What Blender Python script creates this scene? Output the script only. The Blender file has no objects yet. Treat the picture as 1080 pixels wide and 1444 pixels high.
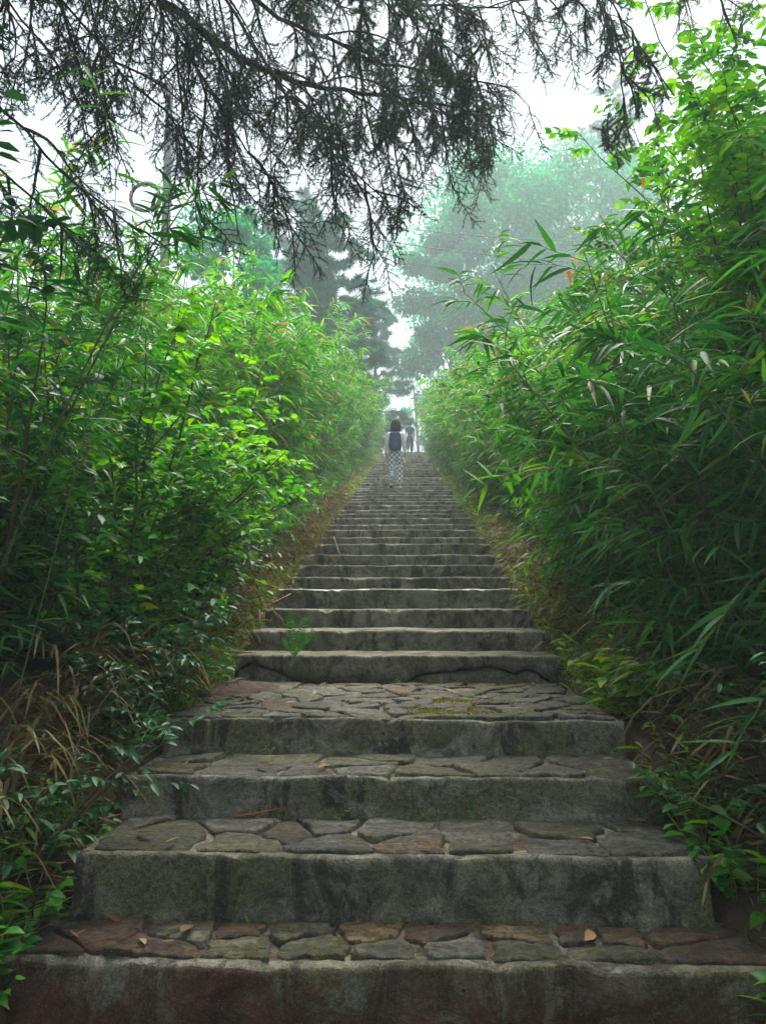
import bpy, math, random
import numpy as np
from mathutils import Matrix, Vector, noise as mnoise

# ------------------------------------------------------------------ camera, sky, sun, exposure
SC = bpy.context.scene
COL = SC.collection
CAM = Vector((0.0, 0.0, 1.3))
PITCH = math.atan(123 / 1080)
YAW = math.atan(33 / 1080)
cd = bpy.data.cameras.new('camera')
cam = bpy.data.objects.new('camera', cd)
COL.objects.link(cam)
cam.location = CAM
cam.rotation_euler = (math.pi / 2 + PITCH, 0, YAW)
cd.sensor_fit = 'VERTICAL'
cd.sensor_height = 36
cd.lens = 1080 / 1444 * 36
cd.clip_start = 0.05
cd.clip_end = 1000
SC.camera = cam

SUN_EL, SUN_AZ = math.radians(64), math.radians(12)      # azimuth from +Y (ahead) towards +X
w = bpy.data.worlds.new('World')
SC.world = w
w.use_nodes = True
nt = w.node_tree
bgn = nt.nodes['Background']
sky = nt.nodes.new('ShaderNodeTexSky')
sky.sky_type = 'NISHITA'
sky.sun_disc = False
sky.sun_elevation = SUN_EL
sky.sun_rotation = SUN_AZ
sky.air_density = 1.0
sky.dust_density = 5.0
hs = nt.nodes.new('ShaderNodeHueSaturation')
hs.inputs['Saturation'].default_value = 0.25
nt.links.new(sky.outputs[0], hs.inputs['Color'])
# overcast: the blue sky is veiled by an even cloud layer
mx = nt.nodes.new('ShaderNodeMix')
mx.data_type = 'RGBA'
mx.inputs['Factor'].default_value = 0.82
nt.links.new(hs.outputs[0], mx.inputs['A'])
mx.inputs['B'].default_value = (1.9, 2.25, 2.6, 1)
nt.links.new(mx.outputs['Result'], bgn.inputs['Color'])
bgn.inputs['Strength'].default_value = 0.05

sl = bpy.data.lights.new('sun', 'SUN')
sl.energy = 1.5
sl.angle = math.radians(35)
sl.color = (1.0, 0.96, 0.88)
so = bpy.data.objects.new('sun', sl)
COL.objects.link(so)
sd = Vector((math.sin(SUN_AZ) * math.cos(SUN_EL), math.cos(SUN_AZ) * math.cos(SUN_EL), math.sin(SUN_EL)))
so.rotation_euler = sd.to_track_quat('Z', 'Y').to_euler()
so.location = (0, 0, 40)

vs = SC.view_settings
vs.view_transform = 'Standard'
vs.look = 'None'
vs.gamma = 1.0
vs.use_curve_mapping = False
vs.exposure = 2.85
SC.render.engine = 'CYCLES'
cy = SC.cycles
cy.use_denoising = True
cy.use_adaptive_sampling = True
cy.adaptive_threshold = 0.02
cy.max_bounces = 8
cy.diffuse_bounces = 4
cy.glossy_bounces = 2
cy.transmission_bounces = 5
cy.transparent_max_bounces = 12
cy.volume_bounces = 2
cy.sample_clamp_indirect = 6.0

R = np.random.default_rng(7)
rnd = random.Random(11)

# ------------------------------------------------------------------ helpers
def at(px, py, Y):
    """world point seen at pixel (px,py) of the 1080x1444 photograph, Y metres ahead along the stairs"""
    d = Vector(((px - 540) / 1080, (722 - py) / 1080, -1.0))
    d.rotate(cam.rotation_euler)
    return CAM + d * (Y / d.y)

def tag(o, label=None, cat=None, group=None, kind=None):
    if label: o['label'] = label
    if cat: o['category'] = cat
    if group: o['group'] = group
    if kind: o['kind'] = kind
    return o

def empty(name, loc=(0, 0, 0), rz=0.0, parent=None):
    o = bpy.data.objects.new(name, None)
    o.empty_display_size = 0.1
    COL.objects.link(o)
    o.location = loc
    o.rotation_euler = (0, 0, rz)
    if parent: o.parent = parent
    return o

def link(name, me, parent=None, loc=None):
    o = bpy.data.objects.new(name, me)
    COL.objects.link(o)
    if parent: o.parent = parent
    if loc is not None: o.location = loc
    return o

class MB:
    """collects vertices and faces, links them as one mesh object"""
    def __init__(s):
        s.V, s.T, s.Q, s.n = [], [], [], 0
        s.mt, s.mq = [], []
    def add(s, V, tris=None, quads=None, mi=0):
        V = np.asarray(V, dtype=np.float64).reshape(-1, 3)
        s.V.append(V)
        if tris is not None and len(tris):
            a = np.asarray(tris, dtype=np.int64).reshape(-1, 3) + s.n
            s.T.append(a); s.mt.append(np.full(len(a), mi))
        if quads is not None and len(quads):
            a = np.asarray(quads, dtype=np.int64).reshape(-1, 4) + s.n
            s.Q.append(a); s.mq.append(np.full(len(a), mi))
        s.n += len(V)
    def mesh(s, name, mats, smooth=True):
        V = np.concatenate(s.V) if s.V else np.zeros((0, 3))
        T = np.concatenate(s.T) if s.T else np.zeros((0, 3), int)
        Q = np.concatenate(s.Q) if s.Q else np.zeros((0, 4), int)
        me = bpy.data.meshes.new(name)
        me.vertices.add(len(V))
        me.vertices.foreach_set('co', V.ravel())
        nl = T.size + Q.size
        me.loops.add(nl)
        me.loops.foreach_set('vertex_index', np.concatenate([T.ravel(), Q.ravel()]).astype(np.int32))
        me.polygons.add(len(T) + len(Q))
        st = np.concatenate([np.arange(len(T)) * 3, T.size + np.arange(len(Q)) * 4]).astype(np.int32)
        me.polygons.foreach_set('loop_start', st)
        if not isinstance(mats, (list, tuple)): mats = [mats]
        for m in mats: me.materials.append(m)
        mi = np.concatenate(s.mt + s.mq) if (s.mt or s.mq) else np.zeros(0)
        me.polygons.foreach_set('material_index', mi.astype(np.int32))
        me.polygons.foreach_set('use_smooth', np.full(len(T) + len(Q), smooth))
        me.update(calc_edges=True)
        me.validate()
        return me
    def build(s, name, mats, parent=None, smooth=True, loc=None):
        return link(name, s.mesh(name, mats, smooth), parent, loc)

def unit(a):
    a = np.asarray(a, float)
    return a / np.maximum(np.linalg.norm(a, axis=-1, keepdims=True), 1e-9)

def tube(mb, P, rad, sides=6, mi=0, cap=True):
    P = np.asarray(P, float); n = len(P)
    rad = np.broadcast_to(np.asarray(rad, float), (n,))
    T = unit(np.gradient(P, axis=0))
    up = np.array([0.0, 0, 1]) if abs(T[:, 2]).mean() < 0.8 else np.array([1.0, 0, 0])
    S = unit(np.cross(T, up)); U = np.cross(S, T)
    a = np.arange(sides) / sides * 2 * math.pi
    V = P[:, None, :] + rad[:, None, None] * (np.cos(a)[None, :, None] * S[:, None, :] + np.sin(a)[None, :, None] * U[:, None, :])
    i = np.arange(n - 1)[:, None] * sides; j = np.arange(sides)[None, :]; k = (j + 1) % sides
    q = np.stack([i + j, i + k, i + sides + k, i + sides + j], -1).reshape(-1, 4)
    tr = None
    Vf = V.reshape(-1, 3)
    if cap:
        Vf = np.concatenate([Vf, P[-1:] + T[-1:] * rad[-1], P[:1]])
        e = n * sides
        tr = [((n - 1) * sides + b, (n - 1) * sides + (b + 1) % sides, e) for b in range(sides)]
        tr += [((b + 1) % sides, b, e + 1) for b in range(sides)]
    mb.add(Vf, tr, q, mi)

def box(mb, c, s, mi=0, rz=0.0):
    x, y, z = np.array(s) / 2
    V = np.array([[-x, -y, -z], [x, -y, -z], [x, y, -z], [-x, y, -z], [-x, -y, z], [x, -y, z], [x, y, z], [-x, y, z]])
    if rz:
        cs, sn = math.cos(rz), math.sin(rz)
        V = V @ np.array([[cs, sn, 0], [-sn, cs, 0], [0, 0, 1]])
    mb.add(V + np.array(c), None, [(0, 3, 2, 1), (4, 5, 6, 7), (0, 1, 5, 4), (1, 2, 6, 5), (2, 3, 7, 6), (3, 0, 4, 7)], mi)

# leaf shapes: (t along, s across, h off the plane), faces
def leaf_shape(kind):
    if kind == 'bamboo':
        V = [(0, 0, 0), (.22, -.5, .18), (.22, 0, 0), (.22, .5, .18), (.6, -.36, .14), (.6, 0, 0), (.6, .36, .14), (1, 0, 0)]
    elif kind == 'broad':
        V = [(0, 0, 0), (.22, -.42, .14), (.22, 0, 0), (.22, .42, .14), (.6, -.45, .16), (.6, 0, -.02), (.6, .45, .16), (1, 0, -.05)]
    elif kind == 'blade':
        V = [(0, 0, 0), (.3, -.5, .1), (.3, 0, 0), (.3, .5, .1), (.7, -.35, .1), (.7, 0, 0), (.7, .35, .1), (1, 0, 0)]
    T = [(0, 1, 2), (0, 2, 3), (4, 7, 5), (5, 7, 6)]
    Q = [(1, 4, 5, 2), (2, 5, 6, 3)]
    if kind in ('broad_hi', 'bamboo_hi'):
        rows = [(.1, .30, .05), (.28, .5, .1), (.52, .47, .11), (.76, .27, .08)] if kind == 'broad_hi' else [(.08, .32, .1), (.25, .5, .16), (.5, .42, .14), (.78, .2, .08)]
        V = [(0, 0, 0)]
        for t_, w_, h_ in rows: V += [(t_, -w_, h_), (t_, 0, 0), (t_, w_, h_)]
        V.append((1, 0, -.03))
        T = [(0, 1, 2), (0, 2, 3), (10, 13, 11), (11, 13, 12)]
        Q = [(a + c, a + 3 + c, a + 4 + c, a + 1 + c) for a in (1, 4, 7) for c in (0, 1)]
    if kind == 'quad':
        V = [(0, 0, 0), (.4, -.5, .1), (.4, .5, .1), (1, 0, 0)]
        T = [(0, 1, 2), (1, 3, 2)]; Q = []
    if kind == 'needle':
        V = [(0, -.5, 0), (0, .5, 0), (1, 0, 0)]
        T = [(0, 2, 1)]; Q = []
    return np.array(V, float), np.array(T), np.array(Q, dtype=int).reshape(-1, 4)
SHAPES = {}
def shape_of(k):
    if k not in SHAPES: SHAPES[k] = leaf_shape(k)
    return SHAPES[k]

def leaves(mb, P, D, N, L, Wd, droop=0.0, kind='bamboo', mi=0):
    P = np.asarray(P, float).reshape(-1, 3); n = len(P)
    if n == 0: return
    D = unit(np.broadcast_to(D, (n, 3))); N = np.broadcast_to(N, (n, 3))
    L = np.broadcast_to(np.asarray(L, float), (n,)); Wd = np.broadcast_to(np.asarray(Wd, float), (n,))
    droop = np.broadcast_to(np.asarray(droop, float), (n,))
    S = unit(np.cross(D, N) + 1e-6); N2 = np.cross(S, D)
    SV, ST, SQ = shape_of(kind)
    t, s, h = SV[:, 0], SV[:, 1], SV[:, 2]
    V = (P[:, None, :] + D[:, None, :] * (t[None, :] * L[:, None])[..., None]
         + S[:, None, :] * (s[None, :] * Wd[:, None])[..., None] + N2[:, None, :] * (h[None, :] * Wd[:, None])[..., None])
    V[..., 2] -= droop[:, None] * (t[None, :] ** 2) * L[:, None]
    k = len(SV); off = (np.arange(n) * k)[:, None, None]
    T = (ST[None] + off).reshape(-1, 3)
    Q = (SQ[None] + off).reshape(-1, 4) if len(SQ) else None
    mb.add(V.reshape(-1, 3), T, Q, mi)

def rand_unit(n, g=R):
    return unit(g.normal(size=(n, 3)))

def spath(y):
    return float(np.interp(y, PATH_Y, PATH_Z))

# ------------------------------------------------------------------ materials
def M(name):
    m = bpy.data.materials.new(name)
    m.use_nodes = True
    nt = m.node_tree
    return m, nt, nt.nodes['Principled BSDF'], nt.nodes['Material Output']

def node(nt, t, **kw):
    n = nt.nodes.new(t)
    for k, v in kw.items():
        if k in n.inputs: n.inputs[k].default_value = v
        else: setattr(n, k, v)
    return n

def ramp(nt, fac, stops, interp='LINEAR'):
    r = nt.nodes.new('ShaderNodeValToRGB')
    r.color_ramp.interpolation = interp
    e = r.color_ramp.elements
    while len(e) < len(stops): e.new(0.5)
    for i, (p, c) in enumerate(stops):
        e[i].position = p
        e[i].color = (*c, 1) if len(c) == 3 else c
    if fac is not None: nt.links.new(fac, r.inputs['Fac'])
    return r.outputs['Color']

def mixc(nt, fac, a, b, mode='MIX'):
    n = nt.nodes.new('ShaderNodeMix'); n.data_type = 'RGBA'; n.blend_type = mode
    for sock, v in (('Factor', fac), ('A', a), ('B', b)):
        s = n.inputs[sock]
        if hasattr(v, 'is_output'): nt.links.new(v, s)
        elif sock == 'Factor': s.default_value = v
        else: s.default_value = (*v, 1)
    return n.outputs['Result']

def noise_tex(nt, scale, detail=6, rough=0.6, vec=None, dist=0.0):
    n = node(nt, 'ShaderNodeTexNoise', Scale=scale, Detail=detail, Roughness=rough, Distortion=dist)
    if vec is not None: nt.links.new(vec, n.inputs['Vector'])
    return n.outputs['Fac']

def coords(nt, out='Object', scale=(1, 1, 1)):
    tc = nt.nodes.new('ShaderNodeTexCoord')
    mp = nt.nodes.new('ShaderNodeMapping')
    mp.inputs['Scale'].default_value = scale
    nt.links.new(tc.outputs[out], mp.inputs['Vector'])
    return mp.outputs['Vector']

def mathn(nt, op, a, b=None):
    n = nt.nodes.new('ShaderNodeMath'); n.operation = op
    for i, v in enumerate((a, b)):
        if v is None: continue
        if hasattr(v, 'is_output'): nt.links.new(v, n.inputs[i])
        else: n.inputs[i].default_value = v
    return n.outputs[0]

def bump(nt, bsdf, h, strength=0.5, dist=0.01):
    b = node(nt, 'ShaderNodeBump', Strength=strength, Distance=dist)
    nt.links.new(h, b.inputs['Height'])
    nt.links.new(b.outputs['Normal'], bsdf.inputs['Normal'])

def leaf_mat(name, stops, rough=0.42, trans=0.42, tcol=1.6, spec=0.28):
    """leaf: every leaf its own shade of green out of the stops, some light through it"""
    m, nt, b, out = M(name)
    geo = nt.nodes.new('ShaderNodeNewGeometry'); oi = nt.nodes.new('ShaderNodeObjectInfo')
    r = mathn(nt, 'FRACT', mathn(nt, 'ADD', geo.outputs['Random Per Island'], mathn(nt, 'MULTIPLY', oi.outputs['Random'], 7.31)))
    c = ramp(nt, r, stops)
    # per plant shift
    v = mathn(nt, 'ADD', mathn(nt, 'MULTIPLY', oi.outputs['Random'], 0.5), 0.75)
    hsv = nt.nodes.new('ShaderNodeHueSaturation')
    nt.links.new(v, hsv.inputs['Value']); nt.links.new(c, hsv.inputs['Color'])
    c = hsv.outputs['Color']
    nt.links.new(c, b.inputs['Base Color'])
    b.inputs['Roughness'].default_value = rough
    b.inputs['Specular IOR Level'].default_value = spec
    tr = nt.nodes.new('ShaderNodeBsdfTranslucent')
    h2 = nt.nodes.new('ShaderNodeHueSaturation')
    h2.inputs['Value'].default_value = tcol; h2.inputs['Hue'].default_value = 0.485; h2.inputs['Saturation'].default_value = 1.1
    nt.links.new(c, h2.inputs['Color']); nt.links.new(h2.outputs[0], tr.inputs['Color'])
    ms = nt.nodes.new('ShaderNodeMixShader'); ms.inputs[0].default_value = trans
    nt.links.new(b.outputs[0], ms.inputs[1]); nt.links.new(tr.outputs[0], ms.inputs[2])
    nt.links.new(ms.outputs[0], out.inputs['Surface'])
    return m

def plain(name, col, rough=0.7, var=0.25, scale=20, spec=0.3, bmp=0.0):
    m, nt, b, out = M(name)
    v = coords(nt)
    n = noise_tex(nt, scale, 5, 0.6, v)
    c = ramp(nt, n, [(0.3, tuple(x * (1 - var) for x in col)), (0.7, tuple(min(1, x * (1 + var)) for x in col))])
    nt.links.new(c, b.inputs['Base Color'])
    b.inputs['Roughness'].default_value = rough
    b.inputs['Specular IOR Level'].default_value = spec
    if bmp: bump(nt, b, n, bmp, 0.01)
    return m

def concrete_mat(name, red=0.0, light=1.0, moss_amt=0.85, soil=0.0):
    m, nt, b, out = M(name)
    v = coords(nt); vs_ = coords(nt, scale=(1, 1, 0.3))
    big = noise_tex(nt, 2.2, 9, 0.68, v, 0.6)
    mid = noise_tex(nt, 7, 12, 0.76, v, 0.7)
    fine = noise_tex(nt, 55, 8, 0.75, v)
    grit = noise_tex(nt, 170, 3, 0.6, v)
    streak = noise_tex(nt, 5.0, 10, 0.74, vs_, 0.6)
    patch = noise_tex(nt, 4.2, 11, 0.74, v, 1.0)
    L = light
    c = ramp(nt, mid, [(0.40, (.050 * L, .044 * L, .036 * L)), (0.49, (.130 * L, .118 * L, .090 * L)), (0.60, (.255 * L, .235 * L, .180 * L))])
    moss = ramp(nt, big, [(0.45, (0, 0, 0)), (0.55, (1, 1, 1))])
    c = mixc(nt, mathn(nt, 'MULTIPLY', moss, moss_amt), c, ramp(nt, fine, [(.38, (.06, .06, .022)), (.5, (.165, .16, .07)), (.62, (.28, .27, .135))]))
    dark = ramp(nt, streak, [(0.52, (0, 0, 0)), (0.58, (1, 1, 1))])
    c = mixc(nt, mathn(nt, 'MULTIPLY', dark, 0.8), c, ramp(nt, fine, [(.4, (.026, .020, .018)), (.6, (.070, .056, .048))]))
    pale = ramp(nt, patch, [(0.54, (0, 0, 0)), (0.60, (1, 1, 1))])
    c = mixc(nt, mathn(nt, 'MULTIPLY', pale, 0.55), c, ramp(nt, fine, [(.4, (.11 * L, .105 * L, .088 * L)), (.6, (.27 * L, .26 * L, .215 * L))]))
    if soil:
        c = mixc(nt, mathn(nt, 'MULTIPLY', ramp(nt, noise_tex(nt, 6, 8, .7, v, .8), [(.50, (0, 0, 0)), (.56, (1, 1, 1))]), soil), c, ramp(nt, fine, [(.4, (.05, .022, .012)), (.6, (.16, .07, .035))]))
    if red:
        sep = nt.nodes.new('ShaderNodeSeparateXYZ'); nt.links.new(v, sep.inputs[0])
        zz = mathn(nt, 'ADD', sep.outputs['Z'], mathn(nt, 'MULTIPLY', mathn(nt, 'SUBTRACT', patch, 0.5), 0.9))
        rf = ramp(nt, zz, [(0.10, (1, 1, 1)), (0.27, (0, 0, 0))])
        c = mixc(nt, mathn(nt, 'MULTIPLY', rf, red), c, ramp(nt, mid, [(.4, (.065, .022, .012)), (.6, (.20, .075, .04))]))
    c = mixc(nt, mathn(nt, 'MULTIPLY', ramp(nt, grit, [(0.38, (1, 1, 1)), (0.52, (0, 0, 0))]), 0.45), c, (.025, .024, .02))
    c = mixc(nt, mathn(nt, 'MULTIPLY', ramp(nt, grit, [(0.60, (0, 0, 0)), (0.68, (1, 1, 1))]), 0.5), c, (.28, .27, .23))
    vo = node(nt, 'ShaderNodeTexVoronoi', Scale=15.0); nt.links.new(v, vo.inputs['Vector'])
    pit = ramp(nt, mathn(nt, 'ADD', vo.outputs['Distance'], mathn(nt, 'MULTIPLY', vo.outputs['Color'], 0.5)), [(0.12, (1, 1, 1)), (0.17, (0, 0, 0))])
    c = mixc(nt, mathn(nt, 'MULTIPLY', pit, 0.85), c, (.012, .012, .011))
    nt.links.new(c, b.inputs['Base Color'])
    b.inputs['Roughness'].default_value = 0.85
    b.inputs['Specular IOR Level'].default_value = 0.25
    h = mathn(nt, 'ADD', mathn(nt, 'MULTIPLY', mid, 1.2), mathn(nt, 'MULTIPLY', fine, 0.5))
    h = mathn(nt, 'ADD', h, mathn(nt, 'MULTIPLY', grit, 0.2))
    h = mathn(nt, 'ADD', h, mathn(nt, 'MULTIPLY', patch, 1.0))
    h = mathn(nt, 'SUBTRACT', h, mathn(nt, 'MULTIPLY', pit, 0.5))
    bump(nt, b, h, 1.0, 0.035)
    return m

def stone_mat(name, c1, c2, c3, moss=0.5):
    m, nt, b, out = M(name)
    tc = nt.nodes.new('ShaderNodeTexCoord'); oi = nt.nodes.new('ShaderNodeObjectInfo')
    ad = nt.nodes.new('ShaderNodeVectorMath'); ad.operation = 'ADD'
    nt.links.new(tc.outputs['Object'], ad.inputs[0])
    cmb = nt.nodes.new('ShaderNodeCombineXYZ')
    for i in range(3): nt.links.new(mathn(nt, 'MULTIPLY', oi.outputs['Random'], 17.0 + 9 * i), cmb.inputs[i])
    nt.links.new(cmb.outputs[0], ad.inputs[1])
    v = ad.outputs[0]
    mp = nt.nodes.new('ShaderNodeMapping'); mp.inputs['Scale'].default_value = (.55, 1.25, 1); nt.links.new(v, mp.inputs['Vector']); v2 = mp.outputs[0]
    n1 = noise_tex(nt, 9, 11, 0.76, v2, 1.0); n2 = noise_tex(nt, 45, 9, 0.75, v); n3_ = noise_tex(nt, 5.5, 10, 0.72, v, 0.8); n4 = noise_tex(nt, 6, 10, 0.74, v2, 1.4); n5 = noise_tex(nt, 160, 3, .6, v)
    c = ramp(nt, n1, [(0.41, c1), (0.5, c2), (0.59, c3)])
    c = mixc(nt, mathn(nt, 'MULTIPLY', ramp(nt, n4, [(0.50, (0, 0, 0)), (0.56, (1, 1, 1))]), 0.75), c, ramp(nt, n2, [(.4, (.035, .034, .028)), (.6, (.12, .115, .09))]))
    c = mixc(nt, mathn(nt, 'MULTIPLY', ramp(nt, n3_, [(0.50, (0, 0, 0)), (0.56, (1, 1, 1))]), moss), c, ramp(nt, n2, [(.4, (.032, .036, .006)), (.62, (.17, .155, .025))]))
    hsv = nt.nodes.new('ShaderNodeHueSaturation')
    nt.links.new(mathn(nt, 'ADD', mathn(nt, 'MULTIPLY', oi.outputs['Random'], 0.6), 0.7), hsv.inputs['Value'])
    nt.links.new(c, hsv.inputs['Color'])
    c = mixc(nt, mathn(nt, 'MULTIPLY', ramp(nt, n2, [(0.44, (1, 1, 1)), (0.54, (0, 0, 0))]), 0.6), hsv.outputs[0], (.020, .018, .014))
    c = mixc(nt, mathn(nt, 'MULTIPLY', ramp(nt, n5, [(0.60, (0, 0, 0)), (0.67, (1, 1, 1))]), 0.5), c, (.26, .24, .2))
    nt.links.new(c, b.inputs['Base Color'])
    b.inputs['Roughness'].default_value = 0.6
    b.inputs['Specular IOR Level'].default_value = 0.4
    h = mathn(nt, 'ADD', n1, mathn(nt, 'MULTIPLY', n2, 0.4))
    h = mathn(nt, 'ADD', h, mathn(nt, 'MULTIPLY', n4, 1.0))
    bump(nt, b, h, 1.0, 0.04)
    return m

MAT = {}
MAT['bamboo_leaf'] = leaf_mat('bamboo_leaf', [(0, (.014, .10, .012)), (.35, (.034, .22, .018)), (.75, (.07, .34, .024)), (.90, (.14, .38, .03)), (.95, (.30, .26, .06)), (1, (.34, .22, .10))])
MAT['bamboo_big'] = leaf_mat('bamboo_big', [(0, (.010, .075, .016)), (.5, (.022, .14, .022)), (.85, (.045, .22, .028)), (.95, (.12, .25, .03)), (1, (.24, .18, .07))], rough=0.42, spec=0.3)
MAT['broad_leaf'] = leaf_mat('broad_leaf', [(0, (.012, .08, .012)), (.5, (.030, .19, .016)), (.85, (.065, .29, .018)), (.97, (.15, .32, .02)), (1, (.26, .24, .03))], rough=0.4)
MAT['yellow_leaf'] = leaf_mat('yellow_leaf', [(0, (.03, .17, .012)), (.5, (.07, .30, .016)), (1, (.15, .38, .02))], rough=0.4)
MAT['mist_tinted_leaf'] = leaf_mat('mist_tinted_leaf', [(0, (.008, .21, .105)), (.7, (.02, .28, .13)), (1, (.06, .36, .13))], rough=0.8, spec=.1)  # teal tint put into the leaf colour in place of denser mist
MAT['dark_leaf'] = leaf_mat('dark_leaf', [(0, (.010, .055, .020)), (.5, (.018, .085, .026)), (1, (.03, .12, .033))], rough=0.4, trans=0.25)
MAT['weed_leaf'] = leaf_mat('weed_leaf', [(0, (.06, .19, .008)), (.5, (.13, .29, .012)), (.88, (.24, .36, .025)), (1, (.34, .27, .07))], rough=0.5)
MAT['fern_leaf'] = leaf_mat('fern_leaf', [(0, (.014, .13, .014)), (.6, (.03, .22, .02)), (1, (.07, .32, .035))], rough=0.5, spec=.15, trans=.3)
MAT['needle'] = leaf_mat('needle', [(0, (.02, .06, .022)), (.5, (.035, .10, .032)), (.68, (.05, .12, .035)), (.74, (.09, .045, .09)), (1, (.13, .07, .14))], rough=0.7, trans=0.42, spec=.1)
MAT['pine_needle'] = leaf_mat('pine_needle', [(0, (.008, .11, .06)), (1, (.018, .16, .085))], rough=0.8, trans=0.25, spec=.1)
MAT['dead_leaf'] = leaf_mat('dead_leaf', [(0, (.07, .036, .018)), (.5, (.14, .078, .034)), (.88, (.24, .15, .07)), (1, (.38, .29, .17))], rough=0.7, trans=0.2, tcol=1.2, spec=0.15)
MAT['dry_blade'] = leaf_mat('dry_blade', [(0, (.05, .042, .014)), (.5, (.115, .085, .032)), (.9, (.19, .14, .055)), (1, (.30, .24, .12))], rough=0.7, trans=0.3, tcol=1.2, spec=0.15)
MAT['orange_leaf'] = leaf_mat('orange_leaf', [(0, (.45, .13, .02)), (1, (.55, .2, .03))], rough=0.5)
MAT['pink'] = leaf_mat('pink', [(0, (.5, .04, .18)), (1, (.6, .08, .25))], rough=0.5)
MAT['culm'] = plain('culm', (.17, .19, .055), 0.45, 0.4, 9, 0.4)
MAT['culm_dark'] = plain('culm_dark', (.07, .085, .03), 0.5, 0.4, 9, 0.3)
MAT['culm_dry'] = plain('culm_dry', (.26, .21, .11), 0.55, 0.4, 9, 0.3)
MAT['stem'] = plain('stem', (.07, .06, .03), 0.7, 0.4, 15)
MAT['bark'] = plain('bark', (.045, .033, .026), 0.9, 0.5, 25, 0.15, 0.6)
MAT['bark_grey'] = plain('bark_grey', (.09, .08, .07), 0.9, 0.4, 12, 0.15, 0.6)
MAT['twig'] = plain('twig', (.05, .034, .036), 0.9, 0.4, 30, 0.15)
MAT['concrete'] = concrete_mat('concrete', light=1.65, moss_amt=.75)
MAT['concrete_worn'] = concrete_mat('concrete_worn', light=1.75, moss_amt=.35)
MAT['concrete_red'] = concrete_mat('concrete_red', red=0.85, light=1.6)
MAT['lip'] = concrete_mat('lip', light=1.9, moss_amt=.3)
MAT['lip_pale'] = plain('lip_pale', (.42, .42, .38), 0.9, 0.2, 30, 0.2, 0.4)
MAT['mortar'] = concrete_mat('mortar', light=1.8, moss_amt=.2, soil=.7)
MAT['dark_stone'] = plain('dark_stone', (.06, .056, .048), 0.9, 0.5, 14, 0.2, 0.6)
MAT['stone_grey'] = stone_mat('stone_grey', (.05, .047, .038), (.13, .122, .097), (.23, .215, .17), 0.5)
MAT['stone_red'] = stone_mat('stone_red', (.042, .020, .013), (.12, .054, .03), (.21, .11, .065), 0.4)
MAT['stone_green'] = stone_mat('stone_green', (.044, .047, .022), (.11, .108, .05), (.20, .185, .09), 0.85)
MAT['stone_tan'] = stone_mat('stone_tan', (.085, .047, .023), (.21, .13, .06), (.31, .21, .11), 0.3)
MAT['pole'] = plain('pole', (.16, .165, .16), 0.85, 0.35, 4, 0.2, 0.2)
MAT['cable'] = plain('cable', (.03, .035, .04), 0.6, 0.2, 5)

def soil_mat():
    m, nt, b, out = M('soil')
    v = coords(nt)
    n1 = noise_tex(nt, 3, 8, 0.7, v); n2 = noise_tex(nt, 40, 6, 0.7, v)
    c = ramp(nt, n1, [(0.3, (.035, .024, .015)), (0.55, (.075, .046, .028)), (0.75, (.05, .055, .02))])
    nt.links.new(c, b.inputs['Base Color']); b.inputs['Roughness'].default_value = 0.95
    bump(nt, b, mathn(nt, 'ADD', n1, mathn(nt, 'MULTIPLY', n2, 0.4)), 0.9, 0.04)
    return m
MAT['soil'] = soil_mat()
def red_soil():
    m, nt, b, out = M('red_soil')
    v = coords(nt)
    n1 = noise_tex(nt, 20, 8, 0.7, v); n2 = noise_tex(nt, 120, 6, 0.7, v)
    c = ramp(nt, n1, [(0.40, (.028, .015, .010)), (0.5, (.065, .033, .020)), (0.60, (.12, .072, .045))])
    nt.links.new(c, b.inputs['Base Color']); b.inputs['Roughness'].default_value = 0.95
    bump(nt, b, mathn(nt, 'ADD', n1, n2), 0.9, 0.015)
    return m
MAT['red_soil'] = red_soil()

# ------------------------------------------------------------------ the stairway
XC, HW = -0.07, 1.05
Z0 = 1.3
NOSE = [(1.62, -1.23), (2.33, -1.045), (2.65, -.845), (3.10, -.695), (3.58, -.545), (5.06, -.365), (5.55, -.225), (6.11, -.08), (6.67, .085),
        (7.28, .205), (7.9, .36), (8.5, .50), (9.1, .64), (9.75, .79), (10.35, .935)]
y, z = 10.35, .935
while y < 43.5:
    y += 0.62; z += 0.143
    if len(NOSE) > 60: break
    NOSE.append((y, z))
NOSE = [(a + (R.normal() * .035 if i_ > 8 else 0), b + Z0 + (R.normal() * .012 if i_ > 8 else 0)) for i_, (a, b) in enumerate(NOSE)]
PATH_Y, PATH_Z = [-30.0], [NOSE[0][1] - .1 - 31 * .24]
for i, (a, b) in enumerate(NOSE):
    PATH_Y.append(a + .2); PATH_Z.append(b)
PATH_Y += [46, 50, 95, 150]; PATH_Z += [PATH_Z[-1] + .05, PATH_Z[-1] + .2, PATH_Z[-1] + 6, PATH_Z[-1] + 7]

def tread_z(y):
    zz = NOSE[0][1]
    for a, b in NOSE:
        if y >= a: zz = b
    return zz

def n3(x, y, z, s=1.0, o=4):
    return mnoise.fractal((x * s, y * s, z * s), 1.0, 2.0, o)

stair = empty('stone_stairway', (0, 0, 0))
tag(stair, 'long stone and concrete stairway climbing the slope between the green hedges', 'stairway', kind='structure')

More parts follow.
